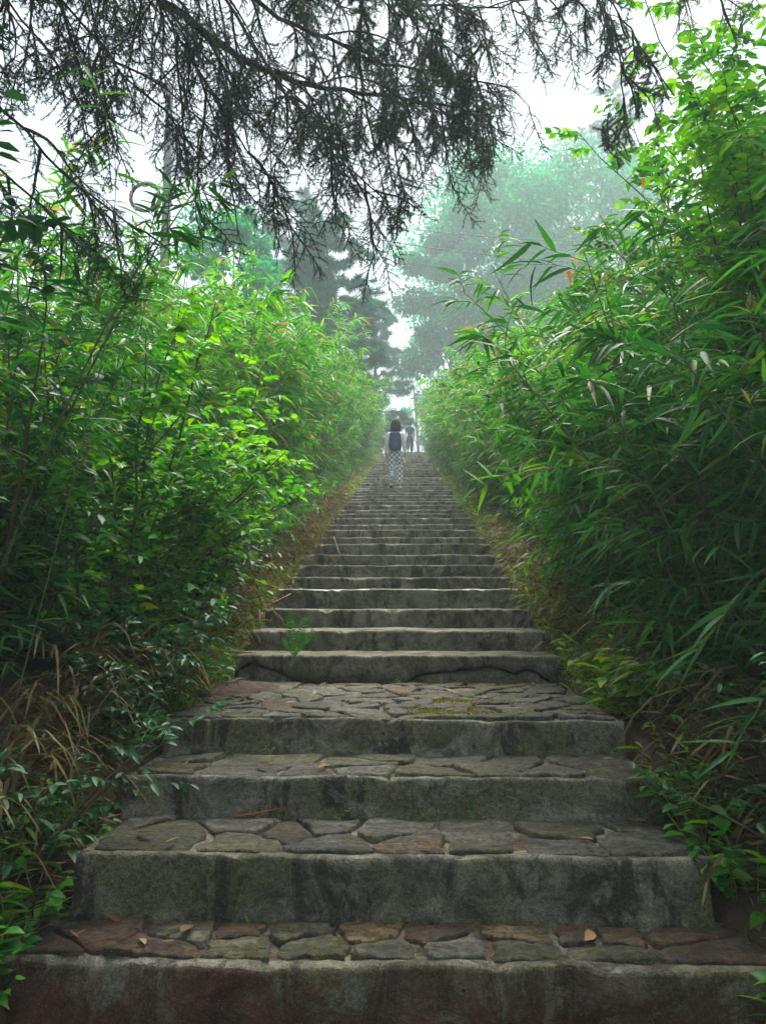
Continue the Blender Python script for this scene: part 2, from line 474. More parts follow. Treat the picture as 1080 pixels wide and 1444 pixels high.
def make_step(i):
    y0, z0 = NOSE[i]
    y1 = NOSE[i + 1][0] + .04 if i + 1 < len(NOSE) else y0 + 3.0
    zb = NOSE[i - 1][1] if i else z0 - .25
    nx = 70 if i < 9 else (36 if i < 20 else 14)
    rise = z0 - zb
    stony = 1 <= i <= 4
    tz = -0.012 if stony else 0.0          # mortar bed lies just under the stones
    # profile: (dy, z, wobble)
    prof = [(0.02, zb - .30), (-0.012, zb - 0.01), (-0.008, zb + .012), (0.004, zb + .03), (0.0, zb + rise * .4), (0.0, zb + rise * .7), (0.0, z0 - .018), (.004, z0 - .004), (.014, z0), (.04, z0 + tz * .3)]
    if stony:
        prof += [(.075, z0 + tz)]
    prof += [((y1 - y0) * .5, z0 + tz), (y1 - y0, z0 + tz)]
    hw = HW * (1.075 if i <= 1 else 1.0)
    xs = np.linspace(-hw, hw, nx + 1)
    wid = 1 + R.normal() * .006
    V = []
    m = len(prof)
    for a, x in enumerate(xs):
        for k, (dy, zz) in enumerate(prof):
            X = XC + x * wid
            n = n3(X, y0 * 3.1, zz * 2, 2.3)
            f = n3(X, y0 * 5 + zz, 7, 13)
            e = n3(X, y0 * 7, 3, 5.5, 5)
            py = y0 + dy + (n * .010 + f * .005 if k < 9 else 0)
            lf = n3(X, y0 * 4.3, 11, 1.1, 3); chip = max(0.0, n3(X, y0 * 9.1, 5, 6.5, 4) - .22)
            py += (.02 * lf if k < 9 else 0) + (chip * .04 if 5 <= k <= 8 else 0)
            pz = zz + (0.005 * e + 0.004 * f + .007 * lf - (chip * .035 if 6 <= k <= 8 else 0) if k >= 5 else (0.010 * e if 1 <= k <= 3 else 0))
            if k >= m - 2: pz = zz + .004 * e + .012 * lf * (1 if not stony else .3)
            V.append((X + (n * .012 if a in (0, nx) else 0), py, pz))
    V = np.array(V).reshape(nx + 1, m, 3)
    # crumbled corners
    for a in (0, nx):
        V[a, 6:9, 2] -= abs(n3(a, y0, 1, 3)) * .05
        V[a, :, 0] += (1 if a else -1) * (R.random() - .6) * (.05 if i > 4 else .02)
        V[1 if a == 0 else nx - 1, 6:9, 2] -= .012
        V[a, 4:9, 1] += .012
    mb = MB()
    idx = np.arange((nx + 1) * m).reshape(nx + 1, m)
    q = np.stack([idx[:-1, :-1], idx[1:, :-1], idx[1:, 1:], idx[:-1, 1:]], -1)
    mi = 1 if i > 1 else 0
    riser = q[:, :7].reshape(-1, 4); lipq = q[:, 7:9].reshape(-1, 4); top = q[:, 9:].reshape(-1, 4)
    allV = V.reshape(-1, 3)
    mb.add(allV, None, riser, 0)
    mb.Q.append(lipq); mb.mq.append(np.full(len(lipq), 1))
    mb.Q.append(top); mb.mq.append(np.full(len(top), 2))
    # side faces
    base = []
    for a in (0, nx):
        col = V[a]
        bot = col.copy(); bot[:, 2] = zb - .45
        k = len(col)
        vv = np.concatenate([col, bot])
        qq = [(j, j + 1, k + j + 1, k + j) if a == 0 else (j + 1, j, k + j, k + j + 1) for j in range(k - 1)]
        mb.add(vv, None, qq, 0)
    body = MAT['concrete_red'] if i <= 1 else (MAT['concrete_worn'] if i > 4 else MAT['concrete'])
    me_m = [body, MAT['lip_pale'] if i == 8 else MAT['lip'], MAT['mortar'] if stony else body]
    return mb.build('step', me_m, stair, smooth=True)

# --- step 5 (first of the upper flight) has its facing broken away at the foot
def make_broken_step(i):
    y0, z0 = NOSE[i]; y1 = NOSE[i + 1][0] + .04; zb = NOSE[i - 1][1]
    nx = 110
    xs = np.linspace(-HW, HW, nx + 1)
    def low(x):
        px = 565 + x / 5.06 * 1080      # crack line along the face, in figures read off the photograph
        pts = [(330, 22), (345, 20), (365, 30), (385, 22), (400, 19), (420, 8), (450, 3), (500, 1), (560, 0), (583, 2), (592, 13), (612, 16), (640, 18), (655, 22), (672, 21), (690, 26), (712, 22), (727, 15), (745, 21), (758, 19), (770, 8), (785, 3)]
        return np.interp(px, [p[0] for p in pts], [p[1] for p in pts]) / 1080 * 5.06
    rise = z0 - zb
    mb = MB()
    rows = []
    for x in xs:
        X = XC + x
        lo = zb + low(x) + 0.006 * n3(X, 9, 1, 16)
        e = n3(X, y0 * 7, 3, 5.5, 5); f = n3(X, y0, 7, 13)
        pr = [(0.14, lo + .03), (0.0, lo), (0.0, lo + (z0 - lo) * .5), (0, z0 - .018), (.004, z0 - .004), (.014, z0), (.04, z0), ((y1 - y0), z0)]
        rows.append([(X, y0 + dy + (n3(X, y0, zz, 2.3) * .01 if 0 < k < 6 else 0), zz + (.006 * e + .004 * f if k >= 3 else 0)) for k, (dy, zz) in enumerate(pr)])
    V = np.array(rows); m = V.shape[1]
    idx = np.arange((nx + 1) * m).reshape(nx + 1, m)
    q = np.stack([idx[:-1, :-1], idx[1:, :-1], idx[1:, 1:], idx[:-1, 1:]], -1)
    mb.add(V.reshape(-1, 3), None, q[:, :3].reshape(-1, 4), 0)
    for sl_, mi in ((q[:, 3:6], 1), (q[:, 6:], 2)):
        mb.Q.append(sl_.reshape(-1, 4)); mb.mq.append(np.full(sl_.size // 4, mi))
    for a in (0, nx):
        col = V[a]; bot = col.copy(); bot[:, 2] = zb - .3; k = len(col)
        mb.add(np.concatenate([col, bot]), None, [(j, j + 1, k + j + 1, k + j) if a == 0 else (j + 1, j, k + j, k + j + 1) for j in range(k - 1)], 0)
    o = mb.build('step', [MAT['concrete'], MAT['lip'], MAT['concrete']], stair)
    # the dark older step showing behind the gap
    mb = MB()
    xs2 = np.linspace(-HW + .02, HW - .02, 50)
    rows = []
    for x in xs2:
        tp = zb + low(x) - .020 + .004 * n3(x, 8, 2, 9); dy = .016 + .008 * n3(x, 3, 1, 6)
        rows.append([(XC + x, y0 + dy, zb - .1), (XC + x, y0 + dy, max(zb - .06, tp - .02)), (XC + x, y0 + dy + .008, max(zb - .05, tp)), (XC + x, y0 + dy + .09, max(zb - .05, tp))])
    V = np.array(rows); idx = np.arange(50 * 4).reshape(50, 4)
    mb.add(V.reshape(-1, 3), None, np.stack([idx[:-1, :-1], idx[1:, :-1], idx[1:, 1:], idx[:-1, 1:]], -1).reshape(-1, 4))
    mb.build('footing', MAT['concrete'], o)
    return o

STEPS = []
for i in range(len(NOSE)):
    STEPS.append(make_broken_step(i) if i == 5 else make_step(i))

# --- stones set in the treads
def clip(poly, a, b, c):
    out = []
    for k in range(len(poly)):
        p, q = poly[k], poly[(k + 1) % len(poly)]
        fp, fq = a * p[0] + b * p[1] - c, a * q[0] + b * q[1] - c
        if fp <= 0: out.append(p)
        if fp * fq < 0:
            t = fp / (fp - fq); out.append((p[0] + t * (q[0] - p[0]), p[1] + t * (q[1] - p[1])))
    return out

def voronoi(sites, x0, y0, x1, y1):
    cells = []
    for i, (sx, sy) in enumerate(sites):
        poly = [(x0, y0), (x1, y0), (x1, y1), (x0, y1)]
        for j, (tx, ty) in enumerate(sites):
            if i == j: continue
            # scaled metric so stones can be wider than deep
            a, b = (tx - sx), (ty - sy)
            if a * a + b * b > 1.2: continue
            c = (tx * tx + ty * ty - sx * sx - sy * sy) / 2
            poly = clip(poly, a, b, c)
            if len(poly) < 3: break
        cells.append(poly)
    return cells

def make_stone(poly, z, parent, mat, gap=.012, lift=.012, n=14, rough=1.0):
    P = np.array(poly); c = P.mean(0)
    seg = np.concatenate([P, P[:1]]); d = np.linalg.norm(np.diff(seg, axis=0), axis=1); s = np.concatenate([[0], np.cumsum(d)])
    t = (np.linspace(0, s[-1], n * 3, endpoint=False) + R.random() * s[-1] / n) % s[-1]
    Q = np.stack([np.interp(t, s, seg[:, 0]), np.interp(t, s, seg[:, 1])], 1)
    Q = (np.roll(Q, 1, 0) + Q * 2 + np.roll(Q, -1, 0)) / 4
    Q = Q[::3]
    r = np.linalg.norm(Q - c, axis=1, keepdims=True)
    Q = c + (Q - c) * np.maximum(.35, (r - gap * (.35 + 1.6 * R.random((n, 1)) ** 2)) / r) * (1 + .05 * rough * R.normal(size=(n, 1)))
    tilt = R.normal(size=2) * .045
    sd_ = R.random() * 50
    rings = []
    for sc, h in ((1.0, -.03), (.99, .70), (.94, .98), (.66, 1.0), (.33, 1.0)):
        rr = c + (Q - c) * sc
        hh = np.full(n, h * lift if h > 0 else h)
        if h > .3:
            hh = hh + (rr - c) @ tilt + np.array([n3(a * 1.0, b * 1.6, sd_, 11, 3) for a, b in rr]) * (.009 if h > .8 else .004)
        rings.append(np.concatenate([rr, (z + hh)[:, None]], 1))
    V = np.concatenate(rings + [np.array([[c[0], c[1], z + lift * (.9 + .3 * R.random())]])])
    V -= np.array([c[0], c[1], z])
    k_ = len(rings) - 1
    qs = [(k * n + j, k * n + (j + 1) % n, (k + 1) * n + (j + 1) % n, (k + 1) * n + j) for k in range(k_) for j in range(n)]
    ts = [(k_ * n + j, k_ * n + (j + 1) % n, (k_ + 1) * n) for j in range(n)]
    mb = MB(); mb.add(V, ts, qs)
    return mb.build('stone', mat, parent, smooth=True, loc=(c[0], c[1], z))

def area(poly):
    P = np.array(poly); return abs(np.sum(P[:, 0] * np.roll(P[:, 1], -1) - P[:, 1] * np.roll(P[:, 0], -1))) / 2

def relax(sites, x0, y0, x1, y1, its=1):
    for _ in range(its):
        sites = [tuple(np.array(c).mean(0)) if len(c) > 2 else s for s, c in zip(sites, voronoi(sites, x0, y0, x1, y1))]
    return sites

def wmat(weights):
    k = rnd.choices(list(weights), list(weights.values()))[0]
    return MAT['stone_' + k]

# first tread: stone by stone as in the photograph: (x, y back from the nosing, material)
i = 1; y0, z0 = NOSE[i]; y1 = NOSE[i + 1][0]
S1 = [(-1.03, .08, 'red'), (-.66, .085, 'red'), (-.43, .09, 'green'), (-.22, .11, 'green'), (.02, .09, 'green'), (.20, .095, 'grey'), (.42, .095, 'green'), (.66, .09, 'green'), (.93, .10, 'red'),
      (-.92, .2, 'red'), (-.62, .2, 'grey'), (-.46, .215, 'red'), (-.28, .225, 'grey'), (-.03, .235, 'tan'), (.13, .225, 'red'), (.44, .225, 'tan'), (.60, .235, 'red'), (.72, .225, 'tan'), (.9, .22, 'red')]
sites = [(XC + a, y0 + b) for a, b, c in S1]
cells = voronoi(sites, XC - HW * 1.075 + .02, y0 + .035, XC + HW * 1.075 - .02, y1 - .035)
for cpoly, (a, b, c) in zip(cells, S1):
    if len(cpoly) > 2: make_stone(cpoly, z0 - .012, STEPS[i], MAT['stone_' + c], gap=.014, lift=.019, n=20)
def stones_for(i, nxs, nys, weights, gap, lift, n, jit=.32):
    y0, z0 = NOSE[i]; y1 = NOSE[i + 1][0]
    x0, x1, ya, yb = XC - HW + .02, XC + HW - .02, y0 + .028, y1 - .04
    sites = []
    for r in range(nys):
        k = nxs + rnd.choice((-1, 0, 1))
        for q in range(k):
            sites.append((x0 + (q + .5 + rnd.uniform(-jit, jit)) * (x1 - x0) / k, ya + (r + .5 + rnd.uniform(-jit, jit) * .8) * (yb - ya) / nys))
    for cpoly in voronoi(sites, x0, ya, x1, yb):
        if len(cpoly) > 2 and area(cpoly) > .0012:
            make_stone(cpoly, z0 - .012, STEPS[i], wmat(weights), gap, lift * rnd.uniform(.7, 1.25), n)
stones_for(2, 7, 2, {'grey': 6, 'green': 4, 'red': 1.5, 'tan': 1.2}, .014, .017, 18, jit=.48)
stones_for(3, 8, 2, {'grey': 7, 'green': 3, 'red': 1.2, 'tan': 1.2}, .014, .017, 18, jit=.48)
stones_for(4, 9, 10, {'grey': 9, 'green': 2.5, 'red': .6, 'tan': .8}, .012, .019, 14, jit=.48)

# ------------------------------------------------------------------ ground
def ground_z(x, y):
    p = spath(y)
    d = abs(x - XC)
    if d < 1.0: return p - .40
    b = min(1.0, (d - 1.0) / .12) * .34                 # up to the step sides
    b += max(0, min(d - 1.05, 1.2)) * .28 + max(0, min(d - 2.25, 8)) * .03
    return p - .40 + b + .05 * n3(x, y, 0, 1.3) + .22 * max(0, min(1, (d - 3) / 5)) * n3(x, y, 4, .2)
gx = np.concatenate([np.linspace(-75, -12, 12), np.linspace(-10, -2.6, 12), np.linspace(-2.4, -1.0, 15), np.array([-.6, 0, .5]), np.linspace(.84, 2.3, 15), np.linspace(2.6, 10, 12), np.linspace(12, 75, 12)])
gy = np.concatenate([np.linspace(-30, 0, 10), np.linspace(.6, 12, 70), np.linspace(12.5, 48, 60), np.linspace(50, 140, 20)])
V = np.array([[x, y, ground_z(x, y)] for y in gy for x in gx])
idx = np.arange(len(gx) * len(gy)).reshape(len(gy), len(gx))
mb = MB(); mb.add(V, None, np.stack([idx[:-1, :-1], idx[:-1, 1:], idx[1:, 1:], idx[1:, :-1]], -1).reshape(-1, 4))
tag(mb.build('ground', MAT['soil']), 'brown leafy soil of the hillside under the hedges', 'ground', kind='structure')

# red soil and needles washed over the left back corner of the stone landing
def soil_patch(name, label, cx, cy, rx, ry, h, zfun, mat):
    mb = MB(); n = 24; k = 8
    V = [(cx, cy, zfun(cx, cy) + h)]
    for r in range(1, k + 1):
        for a in range(n):
            t = 2 * math.pi * a / n; rr = r / k * (1 + .25 * n3(math.cos(t), math.sin(t), cx, 1.5))
            x, y = cx + rx * rr * math.cos(t), cy + ry * rr * math.sin(t)
            hh = h * (1 - (r / k) ** 2) - (.03 if r == k else 0) + .006 * n3(x, y, 0, 12)
            V.append((x, y, zfun(x, y) + hh))
    T = [(0, 1 + a, 1 + (a + 1) % n) for a in range(n)]
    Q = [(1 + (r - 1) * n + a, 1 + r * n + a, 1 + r * n + (a + 1) % n, 1 + (r - 1) * n + (a + 1) % n) for r in range(1, k) for a in range(n)]
    mb.add(V, T, Q)
    return tag(mb.build(name, mat), label, 'soil', kind='stuff')
zl = NOSE[4][1]
soil_patch('soil_patch', 'red brown soil washed over the left back corner of the stone landing', XC - 1.0, 4.72, .36, .42, .045, lambda x, y: zl, MAT['red_soil'])
# ------------------------------------------------------------------ plant prototypes
def arch(p0, d0, length, n, sag, wob=0.05, g=R):
    """a path that starts along d0 and sags under its weight"""
    P = [np.array(p0, float)]; d = unit(np.array(d0, float)); st = length / (n - 1)
    for k in range(n - 1):
        P.append(P[-1] + d * st)
        d = unit(d + np.array([0, 0, -sag * st]) + g.normal(size=3) * wob)
    return np.array(P)

def bamboo_data(h, culms, lean, leaf_len, branch_n, leaf_n, g, low=.15, spread=.22):
    """culm paths and leaf records of one clump, its foot at the origin, leaning towards +X"""
    C, LP, LD, LN, LL, twigs = [], [], [], [], [], []
    for c in range(culms):
        a = g.uniform(0, 2 * math.pi); r = spread * math.sqrt(g.random())
        p0 = np.array([r * math.cos(a), r * math.sin(a), -.1])
        hh = h * g.uniform(.7, 1.08)
        d0 = np.array([lean * g.uniform(.2, 1.2) + .2 * math.cos(a), .22 * g.normal(), 1.0])
        P = arch(p0, d0, hh * 1.12, 16, .16 + .14 * g.random(), .035, g)
        C.append((P, np.linspace(.010, .0025, 16)))
        # branches at the nodes
        for k in range(branch_n):
            t = low + (1 - low) * (k + g.random()) / branch_n
            f = t * 15; i = min(14, int(f)); p = P[i] + (P[i + 1] - P[i]) * (f - i)
            bl = g.uniform(.22, .62) * (1.15 - .55 * t)
            az = g.uniform(0, 2 * math.pi)
            bd = np.array([math.cos(az) + .35 * lean, math.sin(az), .55 + .5 * g.random()])
            B = arch(p, bd, bl, 6, 1.7, .1, g)
            twigs.append(B)
            m = max(2, int(leaf_n * g.uniform(.6, 1.4)))
            for q in range(m):
                u = .25 + .75 * (q + g.random()) / m
                f2 = u * 5; i2 = min(4, int(f2)); bp = B[i2] + (B[i2 + 1] - B[i2]) * (f2 - i2)
                bdv = unit(B[i2 + 1] - B[i2]); side = np.cross(bdv, [0, 0, 1]) * (1 if q % 2 else -1)
                ld = unit(bdv * g.uniform(.3, 1.0) + unit(side + 1e-6) * g.uniform(.3, .9) + np.array([0, 0, g.uniform(-.75, .25)]))
                LP.append(bp); LD.append(ld); LN.append(unit(np.array([0, 0, 1.0]) + g.normal(size=3) * .45)); LL.append(leaf_len * g.uniform(.55, 1.25))
    return C, twigs, np.array(LP), np.array(LD), np.array(LN), np.array(LL)

def shrub_data(h, stems, spread, leaf_len, br, leaf_n, g, low=.12):
    C, LP, LD, LN, LL, twigs = [], [], [], [], [], []
    for c in range(stems):
        a = g.uniform(0, 2 * math.pi)
        d0 = np.array([spread * math.cos(a), spread * math.sin(a), 1.0])
        hh = h * g.uniform(.65, 1.1)
        P = arch([.1 * math.cos(a), .1 * math.sin(a), -.1], d0, hh, 14, .12, .07, g)
        C.append((P, np.linspace(.014, .003, 14)))
        for k in range(br):
            t = low + (1 - low) * (k + g.random()) / br
            f = t * 13; i = min(12, int(f)); p = P[i] + (P[i + 1] - P[i]) * (f - i)
            az = g.uniform(0, 2 * math.pi)
            B = arch(p, [math.cos(az), math.sin(az), .6], g.uniform(.2, .7) * (1.1 - .5 * t), 6, 1.0, .12, g)
            twigs.append(B)
            m = max(3, int(leaf_n * g.uniform(.6, 1.4)))
            for q in range(m):
                u = .15 + .85 * (q + g.random()) / m
                f2 = u * 5; i2 = min(4, int(f2)); bp = B[i2] + (B[i2 + 1] - B[i2]) * (f2 - i2)
                bdv = unit(B[i2 + 1] - B[i2]); side = unit(np.cross(bdv, [0, 0, 1]) + 1e-6) * (1 if q % 2 else -1)
                ld = unit(bdv * .5 + side * g.uniform(.5, 1) + np.array([0, 0, g.uniform(-.5, .2)]))
                LP.append(bp); LD.append(ld); LN.append(unit(np.array([0, 0, 1.0]) + g.normal(size=3) * .4)); LL.append(leaf_len * g.uniform(.5, 1.2))
    return C, twigs, np.array(LP), np.array(LD), np.array(LN), np.array(LL)

def sm(n, m, sides=4):
    pass

class Proto:
    """meshes of one plant: each culm, its twigs and its foliage"""
    def __init__(s, data, leaf_w, leafm, culmm, kind='bamboo', droop=.25, culm_name='culm', g=R):
        C, tw, P, D, N, L = data
        s.culm_name = culm_name
        s.culms = []
        for (cp, r) in C:
            mb = MB(); tube(mb, cp, r, 5); s.culms.append(mb.mesh(culm_name, culmm))
        mb = MB()
        for (cp, r) in C: tube(mb, cp, r, 4)
        for B in tw: tube(mb, B, np.linspace(.003, .001, len(B)), 3, cap=False)
        s.stems = mb.mesh('stems', culmm)
        mb = MB()
        for B in tw: tube(mb, B, np.linspace(.003, .001, len(B)), 3, cap=False)
        s.twigs = mb.mesh('twigs', culmm)
        mb = MB(); leaves(mb, P, D, N, L, L * leaf_w, droop, kind)
        s.foliage = mb.mesh('foliage', leafm)
    def place(s, name, loc, rz, sc, label, cat, group, parts=True):
        o = empty(name, loc, rz)
        o.scale = sc if isinstance(sc, (tuple, list)) else (sc, sc, sc)
        tag(o, label, cat, group)
        if parts:
            for c in s.culms: link(s.culm_name, c, o)
            link('twigs', s.twigs, o)['kind'] = 'stuff'
        else:
            link('stems', s.stems, o)['kind'] = 'stuff'
        link('foliage', s.foliage, o)['kind'] = 'stuff'
        return o

G = np.random.default_rng(21)
BAM = [Proto(bamboo_data(2.3, 10, .17, .165, 25, 13, G, low=.03), .15, MAT['bamboo_leaf'], MAT['culm_dry'] if k_ % 3 == 0 else MAT['culm'], g=G) for k_ in range(6)]
BAMDRY = [Proto(bamboo_data(2.3, 7, .35, .12, 16, 12, G, low=.05), .15, MAT['bamboo_leaf'], MAT['culm_dry'], g=G) for _ in range(2)]
SHR = [Proto(shrub_data(2.2, 7, .55, .085, 14, 11, G, low=.05), .5, MAT['broad_leaf'], MAT['stem'], 'broad', .15, 'stem') for _ in range(3)]
SHRY = [Proto(shrub_data(1.9, 6, .6, .075, 13, 11, G, low=.1), .55, MAT['yellow_leaf'], MAT['stem'], 'broad', .15, 'stem') for _ in range(2)]
SHRD = [Proto(shrub_data(1.3, 7, .8, .09, 12, 12, G, low=.02), .4, MAT['dark_leaf'], MAT['stem'], 'broad', .2, 'stem') for _ in range(2)]

def gz(x, y): return ground_z(x, y)

# ------------------------------------------------------------------ bamboo hedges along the stairs
def hedge(side, y_from, y_to, dx, step, scale, row, protos, parts_to=13, jitter=.13, seed=1, tall=1.0):
    g = np.random.default_rng(seed)
    y = y_from
    sd = 'right' if side > 0 else 'left'
    cnt = 0
    ORD = ['first', 'second', 'third', 'fourth', 'fifth', 'sixth', 'seventh', 'eighth', 'ninth', 'tenth']
    while y < y_to:
        x = XC + side * (dx + g.normal() * jitter)
        if side < 0 and 12.5 < y < 18: x -= .20
        if y <= 12.5: x += side * .18
        p = protos[int(g.integers(len(protos)))]
        rz = (math.pi if side > 0 else 0) + g.normal() * .45      # culms lean over the path
        s = scale * g.uniform(.72, 1.22)
        if y < 9: where = '%s clump counted up from the landing' % ORD[cnt]; cnt += 1
        elif y < 16: where = 'below the walker with the backpack'
        elif y < 26: where = 'just above the walker with the backpack'
        else: where = 'far up near the top'
        kind = 'leafy green bamboo in the %s hedge' % sd if row == 'front' else 'taller bamboo at the back of the %s hedge' % sd
        p.place('bamboo', (x, y, gz(x, y)), rz, (s, s, s * tall * g.uniform(.9, 1.1)), '%s, %s' % (kind, where), 'bamboo', 'bamboo in the %s row, %s side, %s' % (row, sd, where if y >= 9 else 'beside the steps above the landing'), parts=y < parts_to)
        y += step * g.uniform(.8, 1.2) * (1 if y < 16 else 1.25)
for k in range(14):  # unseen bamboo added to keep skylight off the near stairs and banks
    yy = -4.2 + .92 * (k // 2) + .2 * (k % 2); sd = -1 if k % 2 else 1
    BAM[k % 6].place('bamboo', (XC + sd * 2.6, yy, gz(XC + sd * 2.6, yy)), math.pi if sd > 0 else 0, (1.0, 1.0, 1.0), 'unseen bamboo added beside the viewer on the %s to block skylight, below the lowest step' % ('right' if sd > 0 else 'left'), 'bamboo', 'unseen shading bamboo beside the viewer, %s side' % ('right' if sd > 0 else 'left'), parts=False)
hedge(+1, 6.0, 45, 1.92, .55, 1.0, 'front', BAM, seed=3)
hedge(+1, 5.4, 40, 2.85, .75, 1.18, 'back', BAM, seed=4)
hedge(-1, 6.9, 45, 2.05, .55, 1.06, 'front', BAM, seed=5, tall=1.06)
hedge(-1, 5.4, 40, 2.95, .75, 1.2, 'back', BAM, seed=6, tall=1.06)

# ------------------------------------------------------------------ near plants, each leaf a piece of its own
def unit_leaf_mesh(name, kind, ratio, droop, mat):
    mb = MB(); leaves(mb, [(0, 0, 0)], [(1, 0, 0)], [(0, 0, 1)], 1.0, ratio, droop, kind)
    return mb.mesh(name, mat)

LEAFM = {}
def leaf_meshes(kind, ratio, mat):
    k = (kind, ratio, mat.name)
    if k not in LEAFM:
        LEAFM[k] = [unit_leaf_mesh('leaf', kind, ratio, d, mat) for d in (.05, .22, .42)]
    return LEAFM[k]

def near_plant(name, loc, rz, data, kind, ratio, leafm, stemm, label, cat, group, n_single=250, droop=.25, stem='stem', scale=1.0, g=R):
    C, tw, P, D, N, L = data
    o = empty(name, loc, rz); tag(o, label, cat, group)
    for cp, r in C:
        mb = MB(); tube(mb, cp * scale, r * scale, 6); mb.build(stem, stemm, o)
    if tw:
        mb = MB()
        for B in tw: tube(mb, B * scale, np.linspace(.0032, .0012, len(B)), 4, cap=False)
        mb.build('twigs', stemm, o)['kind'] = 'stuff'
    P = P * scale
    cs, sn = math.cos(rz), math.sin(rz)
    W = np.stack([P[:, 0] * cs - P[:, 1] * sn + loc[0], P[:, 0] * sn + P[:, 1] * cs + loc[1], P[:, 2] + loc[2]], 1)
    dist = np.linalg.norm(W - np.array(CAM), axis=1)
    # those that show largest: the near side of the plant, as long as it is in the frame
    vx = (W[:, 0] * math.cos(YAW) + W[:, 1] * math.sin(YAW)); vy = np.maximum(.1, W[:, 1] * math.cos(YAW) - W[:, 0] * math.sin(YAW))
    score = L / np.maximum(dist, .3) * np.where(np.abs(vx / vy) < .53, 1, .05)
    order = np.argsort(-score)
    one, rest = order[:n_single], order[n_single:]
    ms = leaf_meshes(kind + '_hi', ratio, leafm)
    D = unit(D); S = unit(np.cross(N, D)); N2 = np.cross(D, S)
    for i in one:
        m = Matrix(((D[i][0], S[i][0], N2[i][0]), (D[i][1], S[i][1], N2[i][1]), (D[i][2], S[i][2], N2[i][2]))).to_4x4()
        lf = bpy.data.objects.new('leaf', ms[int(g.integers(3))]); COL.objects.link(lf); lf.parent = o
        lf.matrix_basis = Matrix.Translation(Vector(P[i])) @ m @ Matrix.Diagonal((L[i], L[i], L[i], 1))
    if len(rest):
        mb = MB(); leaves(mb, P[rest], D[rest], N[rest], L[rest], L[rest] * ratio, droop, kind)
        mb.build('foliage', leafm, o)['kind'] = 'stuff'
    return o

g = np.random.default_rng(5)
near_r = [(2.15, 3.05, .04, 1.8, 'tall bamboo with long drooping leaves at the right edge beside the second and third steps'),
          (1.75, 3.75, .2, 2.0, 'bamboo with long glossy leaves beside the stone landing, nearest the right edge of the stairs'),
          (2.35, 4.0, .22, 2.5, 'dense dark bamboo standing behind the glossy one right of the stone landing'),
          (1.9, 4.55, .2, 2.1, 'leaning bamboo beside the back of the stone landing on the right'),
          (2.2, 5.05, .22, 2.5, 'tall bamboo under the broad leaved shrub right of the broken step'),
          (1.9, 5.5, .2, 2.0, 'low leaning bamboo right of the steps above the broken one')]
for x, yy, ln, h, lab in near_r:
    d = bamboo_data(h, 10, ln, .20, 20, 11, g, low=.04, spread=.30)
    near_plant('bamboo', (x, yy, gz(x, yy)), math.pi + g.normal() * .3, d, 'bamboo', .125, MAT['bamboo_big'], MAT['culm_dark'], lab, 'bamboo', 'large leaved bamboo at the right foreground', stem='culm', g=g)
near_l = [(-2.2, 3.5, .02, 2.25, 'dark bamboo at the left edge behind the dry grass'),
          (-2.4, 4.4, .02, 2.35, 'dark bamboo rising behind the green shrub left of the stone landing'),
          (-2.6, 5.9, .1, 2.3, 'bamboo rising behind the yellow green shrub left of the broken step')]
for x, yy, ln, h, lab in near_l:
    d = bamboo_data(h, 10, ln, .145, 24, 13, g, low=.04, spread=.35)
    near_plant('bamboo', (x, yy, gz(x, yy)), g.normal() * .3, d, 'bamboo', .135, MAT['bamboo_big'], MAT['culm_dark'], lab, 'bamboo', 'bamboo at the left foreground', n_single=200, stem='culm', g=g)  # darker leaf material stands in for the shade along the left edge

near_s = [(-2.05, 3.6, 2.7, .085, 'dark_leaf', .42, 'dark leafy shrub at the left edge above the hanging dry grass'),  # dark leaf colour imitates the shade at the left edge
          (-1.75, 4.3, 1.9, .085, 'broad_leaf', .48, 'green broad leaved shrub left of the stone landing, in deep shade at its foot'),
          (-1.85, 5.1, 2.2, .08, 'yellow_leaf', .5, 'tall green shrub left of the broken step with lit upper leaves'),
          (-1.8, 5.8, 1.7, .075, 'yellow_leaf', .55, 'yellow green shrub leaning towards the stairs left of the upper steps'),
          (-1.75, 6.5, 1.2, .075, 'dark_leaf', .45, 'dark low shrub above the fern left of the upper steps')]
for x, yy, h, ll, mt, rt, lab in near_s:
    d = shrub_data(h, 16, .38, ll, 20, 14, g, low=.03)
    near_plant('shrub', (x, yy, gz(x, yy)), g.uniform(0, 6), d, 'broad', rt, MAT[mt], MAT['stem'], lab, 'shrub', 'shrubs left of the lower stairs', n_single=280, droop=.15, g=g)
# tall broad leaved shrub at the top right
for k, (x, yy, h, lab) in enumerate([(2.6, 4.6, 4.7, 'tall light green broad leaved shrub reaching the top right corner above the bamboo'),
                                     (2.95, 5.4, 4.6, 'broad leaved shrub rising just behind the tallest one on the right'),
                                     (3.35, 6.3, 4.6, 'broad leaved shrub farthest back of the three tall ones on the right'),
                                     (2.75, 4.1, 4.7, 'tall broad leaved shrub at the right edge, half behind the lightest one')]):
    d = shrub_data(h, 18, .12, .085, 36, 18, g, low=.25)
    near_plant('shrub', (x, yy, gz(x, yy)), 0, d, 'broad', .47, MAT['yellow_leaf'] if k % 2 == 0 else MAT['broad_leaf'], MAT['stem'], lab, 'shrub', 'tall shrubs on the right', n_single=290, droop=.15, g=g)

